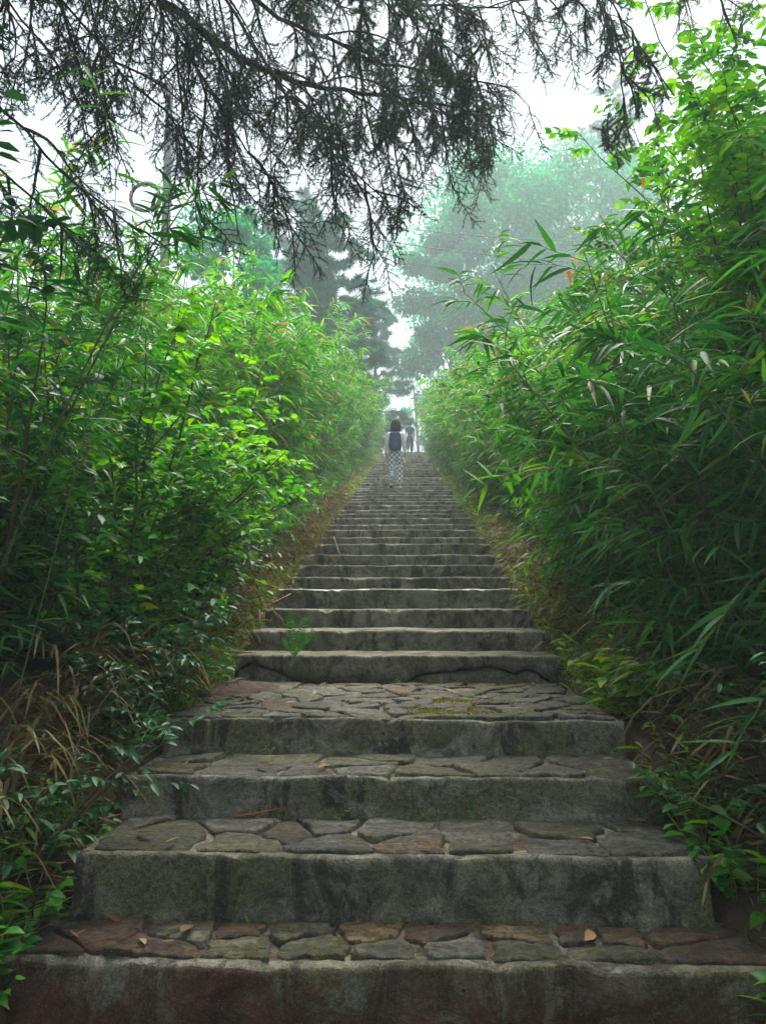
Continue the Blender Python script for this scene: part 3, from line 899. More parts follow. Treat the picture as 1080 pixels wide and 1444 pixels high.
def odd_leaf(px, py, Y, L, d):
    p = at(px, py, Y)
    mb = MB(); leaves(mb, [(0, 0, 0)], [d], [(0, -1, .4)], L, L * .3, .1, 'broad_hi')
    o = mb.build('hanging_leaf', MAT['orange_leaf'], None, loc=tuple(p)); return o
tag(odd_leaf(905, 250, 4.4, .07, (.1, 0, -1)), 'orange leaf hanging on the left side of the tall shrub at the upper right', 'leaf')
tag(odd_leaf(801, 380, 5.4, .10, (.15, 0, -1)), 'long orange leaf hanging among the bamboo tips of the right hedge', 'leaf')

def spray(name, pts, leaf_list, mat, label, cat='bamboo', stemr=.004, ratio=.13, group=None, stemm=None):
    """a single cane with a few big leaves: (u along cane, yaw, pitch, length)"""
    P = np.array([tuple(p) for p in pts]); t = np.linspace(0, 1, 14)
    tt = np.linspace(0, 1, len(P))
    Q = np.stack([np.interp(t, tt, P[:, k]) for k in range(3)], 1)
    for _ in range(2): Q[1:-1] = (Q[:-2] + 2 * Q[1:-1] + Q[2:]) / 4
    base = Q[0].copy()
    LP, LD, LN, LL = [], [], [], []
    for u, yaw, pit, L in leaf_list:
        i = min(12, int(u * 13)); LP.append(Q[i] + (Q[i + 1] - Q[i]) * (u * 13 - i) - base)
        LD.append([math.cos(pit) * math.cos(yaw), math.cos(pit) * math.sin(yaw), math.sin(pit)])
        LN.append(unit(np.array([-.2 * math.cos(yaw), -.35, 1.0]) + R.normal(size=3) * .35)); LL.append(L)
    data = ([(Q - base, np.linspace(stemr, stemr * .35, 14))], [], np.array(LP), np.array(LD), np.array(LN), np.array(LL))
    return near_plant(name, tuple(base), 0.0, data, 'bamboo', ratio, mat, stemm or MAT['culm'], label, cat, group, n_single=300, stem='cane')

PI = math.pi
# spray hanging over the stairs on the right (pixel 640-760, 640-760)
spray('bamboo_shoot', [(1.75, 4.9, gz(1.75, 4.9)), at(900, 760, 4.7), at(800, 690, 4.4), at(735, 655, 4.2), at(668, 690, 4.1)],
      [(.98, PI, -.5, .19), (.95, PI * .9, .7, .15), (.93, PI * 1.05, -1.2, .17), (.9, PI * .8, 1.0, .16), (.88, 0.1, -.65, .20), (.86, PI, -.1, .2), (.83, 0, -1.35, .2), (.8, .2, -.9, .22), (.78, PI, .3, .16), (.76, .1, .5, .15), (.7, .4, -.4, .16)],
      MAT['yellow_leaf'], 'bright green bamboo shoot leaning out over the stairs on the right', ratio=.16)
# bluish long leaves at the right edge
def long_spray(base, mid, tip, n, label, L=.24, seed=0, mat='bamboo_big'):
    gg = np.random.default_rng(seed)
    ll = [(u, PI + gg.uniform(-.7, .7), gg.uniform(-1.1, .1), L * gg.uniform(.7, 1.15)) for u in np.linspace(.4, 1, int(n * 1.5))]
    spray('bamboo_shoot', [base, mid, tip], ll, MAT[mat], label, ratio=.10, group='long leaved bamboo shoots at the right edge', stemm=MAT['stem'], stemr=.0032)
long_spray((1.9, 3.2, gz(1.9, 3.2)), at(1085, 780, 3.1), at(975, 930, 2.8), 9, 'bamboo shoot with long blue green leaves hanging at the right edge beside the landing', seed=1)
long_spray((1.9, 2.9, gz(1.9, 2.9)), at(1100, 950, 2.8), at(1030, 1060, 2.6), 8, 'lowest bamboo shoot with long blue green leaves at the right edge', seed=2, L=.2)
long_spray((1.95, 3.5, gz(1.95, 3.5)), at(1075, 600, 3.3), at(940, 560, 3.1), 11, 'bamboo shoot with long pale leaves spreading out above the landing on the right', seed=3)
long_spray((2.0, 3.5, gz(2.0, 3.5)), at(1070, 420, 3.4), at(900, 350, 3.2), 11, 'highest bamboo shoot at the right edge with dark arched leaves', seed=4)
long_spray((2.0, 3.9, gz(2.0, 3.9)), at(1000, 700, 3.7), at(860, 760, 3.5), 11, 'bamboo shoot bending low over the right bank of the landing', seed=5)
long_spray((2.0, 3.6, gz(2.0, 3.6)), at(1000, 520, 3.6), at(830, 470, 3.5), 10, 'bamboo shoot with narrow leaves pointing at the stairs in the middle of the right hedge', seed=6, L=.2)
# spray against the sky, top left
spray('bamboo_shoot', [(-1.5, 2.75, gz(-1.5, 2.75)), at(120, 620, 2.75), at(165, 420, 2.72), at(160, 300, 2.7), at(170, 190, 2.7), at(110, 80, 2.68)],
      [(u_, a_, b_, l_ * .72) for u_, a_, b_, l_ in [(.55, PI, .3, .2), (.58, 0, -.5, .18), (.62, .3, -.2, .22), (.66, PI, .4, .2), (.7, 0, -.3, .2), (.74, PI * .95, -.2, .21), (.78, .1, .1, .2), (.8, PI, -.6, .2), (.84, .1, -.75, .22), (.87, PI, .05, .22), (.9, .1, .3, .2), (.92, PI, .6, .17), (.94, .3, 1.0, .2), (.97, PI, -.1, .2), (.98, 0, -.9, .2), (1, PI * .8, .7, .16)]],
      MAT['bamboo_leaf'], 'slender bamboo shoot standing against the white sky at the top left', ratio=.15, stemr=.0026, stemm=MAT['culm_dark'])

# ------------------------------------------------------------------ low plants on the banks
def herb_mesh(g, n, h, ll, ratio, kind, mat, spread=.5):
    mb = MB()
    st = int(g.integers(2, 5)); LP, LD, LN, LL = [], [], [], []
    for s_ in range(st):
        a = g.uniform(0, 2 * PI)
        P = arch([0, 0, -.03], [spread * math.cos(a), spread * math.sin(a), 1], h * g.uniform(.6, 1.1), 7, 1.2, .08, g)
        tube(mb, P, np.linspace(.0028, .001, 7), 3, cap=False, mi=1)
        for k in range(n):
            u = .15 + .85 * (k + g.random()) / n; f = u * 6; i = min(5, int(f)); p = P[i] + (P[i + 1] - P[i]) * (f - i)
            az = a + (k % 2 * 2 - 1) * g.uniform(.6, 1.8)
            LP.append(p); LD.append([math.cos(az), math.sin(az), g.uniform(-.3, .5)]); LN.append(unit(np.array([0, 0, 1.0]) + g.normal(size=3) * .3)); LL.append(ll * g.uniform(.6, 1.2))
    leaves(mb, LP, LD, LN, LL, np.array(LL) * ratio, .2, kind + '_hi')
    return mb.mesh('weed', [mat, MAT['culm']])
g = np.random.default_rng(77)
HERB = [herb_mesh(g, 7, .22, .07, .5, 'broad', MAT['weed_leaf']) for _ in range(3)] + [herb_mesh(g, 8, .28, .10, .2, 'bamboo', MAT['weed_leaf']) for _ in range(3)]
HERBG = [herb_mesh(g, 6, .26, .075, .55, 'broad', MAT['broad_leaf']) for _ in range(3)]
def weed(m, x, y, s, label, group):
    o = link('weed', m, None, (x, y, gz(x, y)))
    o.rotation_euler = (0, 0, g.uniform(0, 6)); o.scale = (s, s, s)
    return tag(o, label, 'weed', group)
def weed_label(sd, yy):
    w = 'beside the stone landing' if yy < 5 else ('beside the steps with the fern' if yy < 7 else ('beside the middle of the stairs' if yy < 13 else 'far up the stairs'))
    return ('small yellow green weed on the %s bank %s' % (sd, w), 'weeds on the %s bank %s' % (sd, w))
for k in range(95):
    yy = 3.9 + 20 * (g.random() ** 2.3); x = XC + 1.07 + abs(g.normal()) * .24
    weed(HERB[int(g.integers(6))], x, yy, g.uniform(.8, 1.6), *weed_label('right', yy))
for k in range(95):
    yy = 3.9 + 20 * (g.random() ** 2.3); x = XC - 1.07 - abs(g.normal()) * .24
    m = HERB[int(g.integers(6))] if yy > 5.5 else HERBG[int(g.integers(3))]
    weed(m, x, yy, g.uniform(.6, 1.25), *weed_label('left', yy))
for k in range(70):
    yy = g.uniform(2.15, 4.6); sd = g.choice([-1, 1]); x = XC + sd * (1.09 + abs(g.normal()) * .2)
    weed(HERBG[int(g.integers(3))] if g.random() < .6 else HERB[3 + int(g.integers(3))], x, yy, g.uniform(.6, 1.1),
         'low weed in the shade beside the lowest steps, %s of them' % ('left' if sd < 0 else 'right'), 'shaded weeds %s of the lowest steps' % ('left' if sd < 0 else 'right'))

for side in (-1, 1):
    sd = 'left' if side < 0 else 'right'
    yy = 4.9; q = 0
    while yy < 34:
        pr = (SHRY + SHR)[int(g.integers(5))]; x = XC + side * (1.46 + abs(g.normal()) * .12 + (.10 if yy < 8 else 0))
        where = 'between the landing and the bare pale stem' if yy < 9.5 else ('below the walker with the backpack' if yy < 17 else 'beyond the walker with the backpack')
        pr.place('shrub', (x, yy, gz(x, yy)), g.uniform(0, 6), g.uniform(.22, .42), 'knee high shrub under the %s hedge, %s' % (sd, where), 'shrub', 'knee high shrubs on the %s bank, %s' % (sd, where), parts=yy < 8)
        yy += g.uniform(.5, 1.0) * (1 if yy < 12 else 1.3)

# grass and dead leaves: nobody could count them
def verge(side):
    n = 8000
    yy = 4.0 + 38 * g.random(n) ** 1.6; xx = XC + side * (1.06 + np.abs(g.normal(size=n)) * .25)
    P = np.array([[a, b, gz(a, b) - .01] for a, b in zip(xx, yy)])
    az = g.uniform(0, 2 * PI, n)
    D = np.stack([np.cos(az) * .6 - side * .3, np.sin(az) * .6, np.ones(n)], 1)
    mb = MB(); L = g.uniform(.08, .24, n)
    leaves(mb, P, D, rand_unit(n, g), L, .005 + .004 * g.random(n), g.uniform(.1, .9, n), 'blade')
    tag(mb.build('grass', MAT['weed_leaf']), 'thin grass growing along the %s edge of the stairs' % ('left' if side < 0 else 'right'), 'grass', kind='stuff')
    n = 7000
    yy = 2.1 + 36 * g.random(n) ** 1.8; xx = XC + side * (1.05 + np.abs(g.normal(size=n)) * .42)
    P = np.array([[a, b, gz(a, b) + .004 + .03 * g.random()] for a, b in zip(xx, yy)])
    az = g.uniform(0, 2 * PI, n)
    D = np.stack([np.cos(az), np.sin(az), g.normal(size=n) * .3], 1)
    mb = MB(); L = g.uniform(.04, .15, n)
    leaves(mb, P, D, np.array([0, 0, 1.0]) + g.normal(size=(n, 3)) * .5, L, L * g.uniform(.08, .22, n), g.uniform(-.2, .3, n), 'bamboo')
    tag(mb.build('leaf_litter', MAT['dead_leaf']), 'dry brown bamboo leaves lying on the bank %s of the stairs' % ('left' if side < 0 else 'right'), 'dead leaves', kind='stuff')
verge(-1); verge(1)

def dry_tuft(x, y, n, L, label, tow, mat='dry_blade'):
    gg = g
    mb = MB(); P = np.stack([gg.normal(size=n) * .10, gg.normal(size=n) * .12, gg.uniform(0, .35, n)], 1)
    az = gg.normal(size=n) * .9 + tow
    D = np.stack([np.cos(az), np.sin(az), gg.uniform(.2, 1.6, n)], 1)
    LL = L * gg.uniform(.5, 1.2, n)
    # long blades bent over: three joined pieces
    p, d = P.copy(), unit(D)
    for s_ in range(4):
        sp = shape_of('quad')
        d2 = unit(d + np.array([0, 0, -.55]))
        leaves(mb, p, d, np.stack([-np.sin(az), np.cos(az), 0 * az], 1) * .3 + np.array([0, 0, 1.0]), LL / 3.2, np.array([.012, .016, .014, .010])[s_], .15, 'blade')
        p = p + d * (LL / 4.2)[:, None]; d = d2
    o = mb.build('dry_grass', MAT[mat], None, loc=(x, y, gz(x, y)))
    return tag(o, label, 'grass tuft', 'tufts of dry grass on the left bank' if x < 0 else 'tufts of dry grass on the right bank')
for x, yy, n, L, lab in [(-1.55, 3.05, 90, .55, 'dry hanging grass tuft at the left edge level with the third step'), (-1.5, 3.45, 90, .6, 'brown hanging grass tuft under the dark shrub on the left'),
                         (-1.35, 3.8, 80, .5, 'dry grass tuft left of the front of the stone landing'), (-1.32, 4.4, 70, .4, 'straw coloured grass tuft left of the middle of the landing'),
                         (-1.4, 2.75, 70, .45, 'dark brown grass tuft low at the left edge beside the second step')]:
    dry_tuft(x, yy, int(n * .6), L * .9, lab, 0.0)
for x, yy, n, L, lab in [(1.35, 3.3, 60, .4, 'tangled dry grass tuft right of the third step'), (1.3, 2.85, 50, .35, 'dry grass tuft right of the second step'), (1.38, 4.3, 60, .35, 'dry grass tuft under the bamboo right of the landing'), (-1.3, 8.3, 60, .4, 'rusty dry grass tuft under the fern left of the upper steps'), (-1.28, 9.1, 60, .4, 'straw coloured dry grass beyond the fern left of the upper steps')]:
    dry_tuft(x, yy, n, L, lab, PI if x > 0 else 0)

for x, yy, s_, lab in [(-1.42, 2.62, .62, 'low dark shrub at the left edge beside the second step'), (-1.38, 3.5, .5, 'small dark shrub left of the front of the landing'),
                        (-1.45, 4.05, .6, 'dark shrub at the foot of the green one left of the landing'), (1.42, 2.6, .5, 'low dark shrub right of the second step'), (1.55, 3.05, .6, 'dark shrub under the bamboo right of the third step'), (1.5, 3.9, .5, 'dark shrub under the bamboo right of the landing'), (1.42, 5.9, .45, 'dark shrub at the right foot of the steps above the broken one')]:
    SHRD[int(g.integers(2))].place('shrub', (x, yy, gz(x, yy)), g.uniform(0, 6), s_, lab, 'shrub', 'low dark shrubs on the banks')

for k in range(46):
    yy = g.uniform(1.95, 3.0); sd = -1 if k % 2 else 1; x = XC + sd * (1.1 + abs(g.normal()) * .14)
    weed(HERBG[int(g.integers(3))], x, yy, g.uniform(.8, 1.3), 'broad leaved weed crowding the %s end of the lowest step' % ('left' if sd < 0 else 'right'), 'weeds at the %s end of the lowest step' % ('left' if sd < 0 else 'right'))

for k in range(36):
    side = -1 if k < 24 else 1; yy = 5.2 + (k if k < 24 else k - 24) * .38 + g.random() * .3
    w = 'beside the broken step and the ones above' if yy < 7 else ('below the dry twig on the steps' if yy < 9 else 'beyond the dry twig on the steps')
    dry_tuft(XC + side * (1.18 + g.random() * .15), yy, 34, .30, 'low straw coloured tuft on the %s bank, %s' % ('left' if side < 0 else 'right', w), 0 if side < 0 else PI, 'dead_leaf' if k % 2 else 'dry_blade')

# ferns
def fern(name, loc, fr, label, sc=1.0, mat='fern_leaf', bend=.9, face=None, wide=.20):
    o = empty(name, loc); tag(o, label, 'fern')
    for az, el, L in fr:
        P = arch([0, 0, -.01], [math.cos(az) * math.cos(el), math.sin(az) * math.cos(el), math.sin(el)], L, 16, bend, .01, g)
        mb = MB(); tube(mb, P, np.linspace(.0025, .001, 16), 4, mi=1, cap=False)
        T = unit(np.gradient(P, axis=0)); LP, LD, LN, LL = [], [], [], []
        for k in range(16):
            u = .08 + .92 * k / 16; f = u * 15; i = min(14, int(f)); p = P[i] + (P[i + 1] - P[i]) * (f - i); t = T[i]
            S = np.array([math.sin(az), -math.cos(az), 0.0]) if face is None else unit(np.cross(t, face))
            ln = L * wide * math.sin(PI * min(1, .12 + .88 * (1 - u)) ** .8) + .006
            for s_ in (-1, 1):
                LP.append(p); LD.append(S * s_ + t * .45); LN.append(np.cross(S, t) + R.normal(size=3) * .12); LL.append(ln)
        leaves(mb, LP, LD, LN, LL, L * .036, .12, 'bamboo')
        mb.build('frond', [MAT[mat], MAT['culm']], o)
    return o
z5 = tread_z(5.5)
fern('fern', (at(415, 926, 5.04).x, 5.05, NOSE[5][1] + .0), [(2.9, 1.42, .31), (.35, 1.32, .27), (.1, 1.02, .22), (3.3, 1.0, .15), (-1.3, .6, .12)], 'bright green fern growing out of the edge of the broken step', face=np.array([0, -1.0, .25]), wide=.11, bend=.5)
fl = at(395, 690, 8.6)
fern('fern', (-1.45, 8.6, gz(-1.45, 8.6) + .35), [(0.2, .7, .6), (-.5, .6, .55), (1.0, .8, .6), (-1.2, .5, .5), (2.0, .9, .5)], 'pale blue green fern on the left bank above the rusty grass', bend=1.3)
fern('fern', (-1.5, 7.6, gz(-1.5, 7.6) + .3), [(0.0, .6, .5), (-.7, .6, .5), (.9, .8, .5), (-1.5, .6, .45)], 'dark fern on the left bank nearer than the pale one', bend=1.3)

# pink flower on the left bank
fp = at(290, 872, 5.2)
o = empty('flower', (fp.x, fp.y, gz(fp.x, fp.y))); tag(o, 'small pink flower among the weeds on the left bank', 'flower')
hz = fp.z - gz(fp.x, fp.y)
mb = MB(); tube(mb, [(0, 0, 0), (.02, 0, hz * .5), (0, 0, hz)], [.002, .002, .0015], 4); mb.build('stem', MAT['culm'], o)
mb = MB(); n = 22; D = rand_unit(n, g); D[:, 2] = np.abs(D[:, 2]); leaves(mb, np.tile([0, 0, hz], (n, 1)), D, rand_unit(n, g), .024, .014, .2, 'broad'); mb.build('petals', MAT['pink'], o)['kind'] = 'stuff'

# fallen leaves and twigs lying on the steps
def fallen_leaf(px, py, Y, L, ratio, rz, mat, label, z=None, kind='broad'):
    p = at(px, py, Y)
    mb = MB(); leaves(mb, [(-L / 2, 0, 0)], [(1, 0, .05)], [(0, .1, 1)], L, L * ratio, -.12, kind)
    o = mb.build('fallen_leaf', MAT[mat], None, loc=(p.x, Y, (tread_z(Y) if z is None else z) + .014)); o.rotation_euler = (.1, 0, rz)
    return tag(o, label, 'leaf', 'fallen leaves on the steps')
fallen_leaf(365, 1163, 3.05, .20, .12, .1, 'orange_leaf', 'long rust coloured leaf lying against the riser of the third step', kind='bamboo')
fallen_leaf(158, 1163, 3.0, .10, .22, .5, 'dead_leaf', 'pale curled dead leaf at the left end of the second tread')
fallen_leaf(466, 891, 5.53, .05, .5, .5, 'orange_leaf', 'small yellow leaf on the edge of the step above the fern')
fallen_leaf(335, 950, 4.7, .11, .3, .9, 'dead_leaf', 'pale dead leaf on the red soil at the left of the landing', z=zl + .04)
def step_litter(n, i, label, grp):
    y0, y1 = NOSE[i][0] + .05, NOSE[i + 1][0] - .04
    for k in range(n):
        yy = g.uniform(y0, y1); x = XC + g.uniform(-.98, .98); L = g.uniform(.03, .09)
        mb = MB(); leaves(mb, [(-L / 2, 0, 0)], [(1, 0, .05)], [(0, g.normal() * .3, 1)], L, L * g.uniform(.15, .45), g.uniform(-.3, .1), 'broad')
        o = mb.build('fallen_leaf', MAT['dead_leaf'], None, loc=(x, yy, NOSE[i][1] + .020)); o.rotation_euler = (g.normal() * .15, 0, g.uniform(0, 6))
        tag(o, label, 'leaf', grp)
step_litter(9, 1, 'small brown dead leaf lying on the lowest stone tread', 'dead leaves on the lowest tread')
step_litter(9, 2, 'small brown dead leaf lying on the second stone tread', 'dead leaves on the second tread')
step_litter(8, 3, 'small brown dead leaf lying on the third stone tread', 'dead leaves on the third tread')
step_litter(26, 4, 'small brown dead leaf lying on the stone landing', 'dead leaves on the landing')
for k in range(9):
    i = (1, 2, 3, 4, 4, 4, 4, 2, 3)[k]; m = HERB[3 + k % 3]
    o = link('weed', m, None, (XC + g.uniform(-.9, .9), NOSE[i + 1][0] - .035, NOSE[i][1])); s_ = g.uniform(.15, .28); o.scale = (s_, s_, s_); o.rotation_euler = (0, 0, g.uniform(0, 6))
    tag(o, 'tiny weed rooted in the joint at the foot of a riser on the lower stairs', 'weed', 'tiny weeds in the joints of the lower stairs')
def twig(pts, r, label):
    mb = MB(); tube(mb, [tuple(p) for p in pts], np.linspace(r, r * .4, len(pts)), 4)
    return tag(mb.build('fallen_twig', MAT['culm_dry']), label, 'twig', 'dry twigs on the stairs')
a, b = at(462, 742, 10.2), at(480, 790, 8.6)
twig([(a.x, 10.2, tread_z(10.2) + .01), ((a.x + b.x) / 2, 9.4, tread_z(9.4) + .12), (b.x, 8.55, tread_z(8.55) + .01)], .006, 'thin dry twig lying down the upper steps near their left edge')
a, b = at(425, 830, 6.9), at(370, 865, 6.1)
twig([(a.x, 6.9, tread_z(6.9) + .01), (b.x, 6.15, tread_z(6.15) + .015)], .007, 'dry cane lying at the left end of the step with the pale edge')
a, b = at(350, 950, 5.3), at(310, 926, 5.4)
twig([(-1.25, 5.2, NOSE[5][1] + .02), (-1.0, 5.15, NOSE[5][1] + .012)], .009, 'short pale stick on the left end of the broken step')
# bare pale stem leaning out of the left hedge
mb = MB(); P = [(-1.5, 9.6, gz(-1.5, 9.6)), at(432, 668, 9.6), at(455, 620, 9.6), at(470, 575, 9.6), at(476, 540, 9.7), at(474, 490, 9.8)]
P = np.array([tuple(p) for p in P]); b0 = P[0].copy(); tube(mb, P - b0, np.linspace(.014, .005, 6), 6)
for k in range(2, 6):
    for s_ in (-1, 1): tube(mb, arch(P[k] - b0, [s_ * .8, .2, .5], .35, 5, .3, .1, g), np.linspace(.004, .0015, 5), 3)
tag(mb.build('dry_stem', MAT['culm_dry'], None, loc=tuple(b0)), 'bare pale stem leaning out of the left hedge over the stairs', 'dry stem')

# moss cushions in the joints of the landing
mb = MB(); n = 1500
cx = np.array([at(660, 1000, 3.95).x, at(640, 985, 4.1).x, at(690, 985, 4.0).x, at(640, 1005, 3.85).x, at(380, 980, 4.45).x, at(600, 1005, 3.9).x])
cyy = np.array([3.9, 4.2, 4.15, 3.75, 4.5, 3.8])
w_ = g.integers(0, 6, n)
P = np.stack([cx[w_] + g.normal(size=n) * .07, cyy[w_] + g.normal(size=n) * .035, np.full(n, zl - .008) + g.random(n) * .012], 1)
leaves(mb, P, np.array([0, 0, 1.0]) + g.normal(size=(n, 3)) * .9, rand_unit(n, g), .016, .012, 0, 'quad')
def moss_m():
    return leaf_mat('moss', [(0, (.13, .13, .015)), (.6, (.24, .22, .02)), (1, (.30, .25, .03))], rough=.9, trans=.2)
tag(mb.build('moss', moss_m()), 'yellow green moss in the joints between the stones of the landing', 'moss', kind='stuff')

# ------------------------------------------------------------------ trees in the mist
def crown_leaves(mb, centers, radii, n, leaf, ratio, g, kind='broad'):
    c = g.integers(0, len(centers), n)
    d = rand_unit(n, g) * (g.random((n, 1)) ** .45)
    P = np.array(centers)[c] + d * np.array(radii)[c][:, None] * np.array([1, 1, .72])
    D = unit(d + g.normal(size=(n, 3)) * .7 + np.array([0, 0, -.35]))
    L = leaf * g.uniform(.6, 1.3, n)
    leaves(mb, P, D, unit(np.array([0, 0, 1.0]) + g.normal(size=(n, 3)) * .6), L, L * ratio, .2, kind)

def broad_tree(base, top, R_, nclump, n, leaf, label, mat='mist_tinted_leaf', seed=0, crown_from=.35, squash=1.0, clump=.42):
    g = np.random.default_rng(seed)
    x, y_, z_ = base
    H = top - z_
    o = empty('tree', base); tag(o, label, 'tree', 'trees in the mist beyond the hedges')
    tr = arch([0, 0, -.3], [g.normal() * .06, g.normal() * .06, 1], H * .8, 10, 0, .04, g)
    mb = MB(); tube(mb, tr, np.linspace(.045 * H ** .6, .03, 10), 8); mb.build('trunk', MAT['bark_grey'], o)
    cen, rad = [], []
    for k in range(nclump):
        u = crown_from + (1 - crown_from) * (k + g.random()) / nclump
        az = k * 2.4 + g.normal() * .4
        prof = math.sin(PI * min(1, max(.08, (u - crown_from) / (1 - crown_from) * .86 + .14))) ** .6
        rr = R_ * prof * g.uniform(.45, .95)
        e = np.array([rr * math.cos(az), rr * math.sin(az), H * min(.97, u)])
        i = min(9, int(u * .85 * 9)); s_ = tr[max(1, i - 1)]
        P = np.array([s_, s_ * .5 + e * .5 + np.array([0, 0, -.06 * H * .5]), e])
        t = np.linspace(0, 1, 7)[:, None]
        B = (1 - t) ** 2 * P[0] + 2 * t * (1 - t) * P[1] + t * t * P[2]
        mb = MB(); tube(mb, B, np.linspace(.05, .012, 7), 5)
        for q in range(5):
            tube(mb, arch(B[3 + q % 4], rand_unit(1, g)[0] + np.array([0, 0, .5]), R_ * .35, 5, .2, .15, g), np.linspace(.015, .004, 5), 3)
        mb.build('limb', MAT['bark_grey'], o)
        cen.append(e); rad.append(R_ * clump * g.uniform(.6, 1.15))
    mb = MB(); crown_leaves(mb, cen, rad, int(n * 2.2), leaf * 1.15, .6, g)
    mb.build('crown', MAT[mat], o)['kind'] = 'stuff'
    return o

def conifer(base, top, R_, nb, label, seed=0, tuft=.16, dens=1.0, droop=.5, mat='pine_needle', first=.15, shape=1.0, name='conifer_tree'):
    g = np.random.default_rng(seed)
    H = top - base[2]
    o = empty(name, base); tag(o, label, 'tree', 'trees in the mist beyond the hedges')
    tr = arch([0, 0, -.3], [g.normal() * .03, g.normal() * .03, 1], H + .3, 14, 0, .02, g)
    mb = MB(); tube(mb, tr, np.linspace(.02 * H, .015, 14), 8); mb.build('trunk', MAT['bark'], o)
    TP = []
    for k in range(nb):
        u = first + (1 - first) * (k + g.random()) / nb
        f = u * 13; i = min(12, int(f)); p = tr[i] + (tr[i + 1] - tr[i]) * (f - i)
        az = k * 2.4 + g.normal() * .5
        L = R_ * (1 - u) ** (.7 * shape) * g.uniform(.7, 1.1) + .25
        B = arch(p, [math.cos(az), math.sin(az), .35 - droop * .3], L, 9, droop * .35, .06, g)
        mb = MB(); tube(mb, B, np.linspace(.03, .006, 9), 4, cap=False)
        for q in range(int(6 + L * 5)):
            u2 = .25 + .75 * g.random(); f2 = u2 * 8; i2 = min(7, int(f2)); bp = B[i2] + (B[i2 + 1] - B[i2]) * (f2 - i2)
            bd = unit(B[i2 + 1] - B[i2]); sdv = unit(np.cross(bd, [0, 0, 1]) + 1e-6) * g.choice([-1, 1])
            S = arch(bp, bd * .6 + sdv * .8 + np.array([0, 0, g.uniform(-.2, .4)]), L * .32 * g.uniform(.4, 1), 5, droop, .08, g)
            tube(mb, S, np.linspace(.008, .003, 5), 3, cap=False)
            for v in np.linspace(.3, 1, max(2, int(5 * dens))):
                f3 = v * 4; i3 = min(3, int(f3)); TP.append((S[i3] + (S[i3 + 1] - S[i3]) * (f3 - i3), unit(S[i3 + 1] - S[i3])))
        mb.build('branch', MAT['bark'], o)
    m = 13
    P = np.repeat(np.array([a for a, b in TP]), m, 0); D = np.repeat(np.array([b for a, b in TP]), m, 0)
    n = len(P)
    D = unit(D * .7 + rand_unit(n, g))
    mb = MB(); leaves(mb, P, D, rand_unit(n, g), tuft * g.uniform(.6, 1.2, n), tuft * .11, .15, 'needle')
    mb.build('crown', MAT[mat], o)['kind'] = 'stuff'
    return o

def tree_at(px, py_top, Y):
    p = at(px, py_top, Y)
    return (p.x, p.y, gz(p.x, p.y) - .1), p.z
b, t = tree_at(700, 235, 58); broad_tree(b, t, 7.2, 36, 12000, .30, 'round crowned pale tree in the mist rising behind the right hedge', seed=1, crown_from=.4)
b, t = tree_at(628, 330, 52); broad_tree(b, t, 4.2, 22, 6500, .24, 'loose airy tree in the mist left of the round crowned one', seed=2, crown_from=.3, clump=.34)
b, t = tree_at(805, 225, 60); broad_tree(b, t, 7.4, 30, 9500, .30, 'broad faint tree in the mist between the round crowned tree and the dark conifer', seed=3)
b, t = tree_at(870, 105, 68); conifer(b, t, 9.0, 54, 'tall dark conifer with spreading branches in the mist at the upper right', seed=4, tuft=.40, droop=.4, dens=1.1, shape=.7)
b, t = tree_at(480, 320, 30); conifer(b, t, 2.3, 64, 'full soft needled green pine behind the left hedge beside the gap of sky', seed=5, tuft=.30, dens=1.3, first=.25, shape=.35, name='pine_tree')
b, t = tree_at(420, 270, 44); conifer(b, t, 3.6, 50, 'paler pine further back above the left hedge', seed=6, tuft=.42, dens=1.1, first=.25, shape=.45, name='pine_tree')
b, t = tree_at(535, 430, 46); conifer(b, t, 2.2, 40, 'small dark pine beside the left end of the gap of sky', seed=9, tuft=.34, dens=1.2, first=.2, shape=.45, name='pine_tree')
b, t = tree_at(590, 470, 84); broad_tree(b, t, 3.2, 12, 1300, .3, 'far faint airy tree closing the view above the top of the stairs', seed=7, crown_from=.45, clump=.3)
b, t = tree_at(330, 300, 24); broad_tree(b, t, 2.0, 14, 3600, .14, 'slender light green tree behind the left hedge under the hanging branches', seed=12, crown_from=.45)

# ------------------------------------------------------------------ utility pole, coil of cable, overhead wires
pb, pt_ = at(234, 330, 20), at(240, 120, 20)
base = Vector((pb.x - .05, 20, gz(pb.x, 20)))
mb = MB(); P = np.array([(0, 0, -.3), (pb.x - base.x, 0, pb.z - base.z), (pt_.x - base.x, 0, pt_.z - base.z)])
tube(mb, P, [.15, .125, .10], 16)
o = mb.build('utility_pole', MAT['pole'], None, loc=tuple(base)); tag(o, 'grey concrete utility pole rising out of the mist behind the left hedge', 'utility pole')
cc = at(205, 278, 19.8)
co = empty('cable_coil', tuple(cc)); tag(co, 'round coil of spare cable hanging on the wires beside the utility pole', 'cable coil')
mb = MB(); t = np.linspace(0, 2 * PI, 40)
for k in range(7):
    rr = .40 + .022 * (k % 4) - .03; tube(mb, np.stack([rr * np.cos(t), .03 * (k // 4) + .01 * np.sin(3 * t + k), rr * np.sin(t)], 1), .014, 6, cap=False)
mb.build('loops', MAT['cable'], co)
for a in (.4, 1.6, 2.8, 4.0, 5.2):
    mb = MB(); box(mb, (.40 * math.cos(a), .012, .40 * math.sin(a)), (.03, .10, .15)); mb.build('tie', MAT['lip_pale'], co)
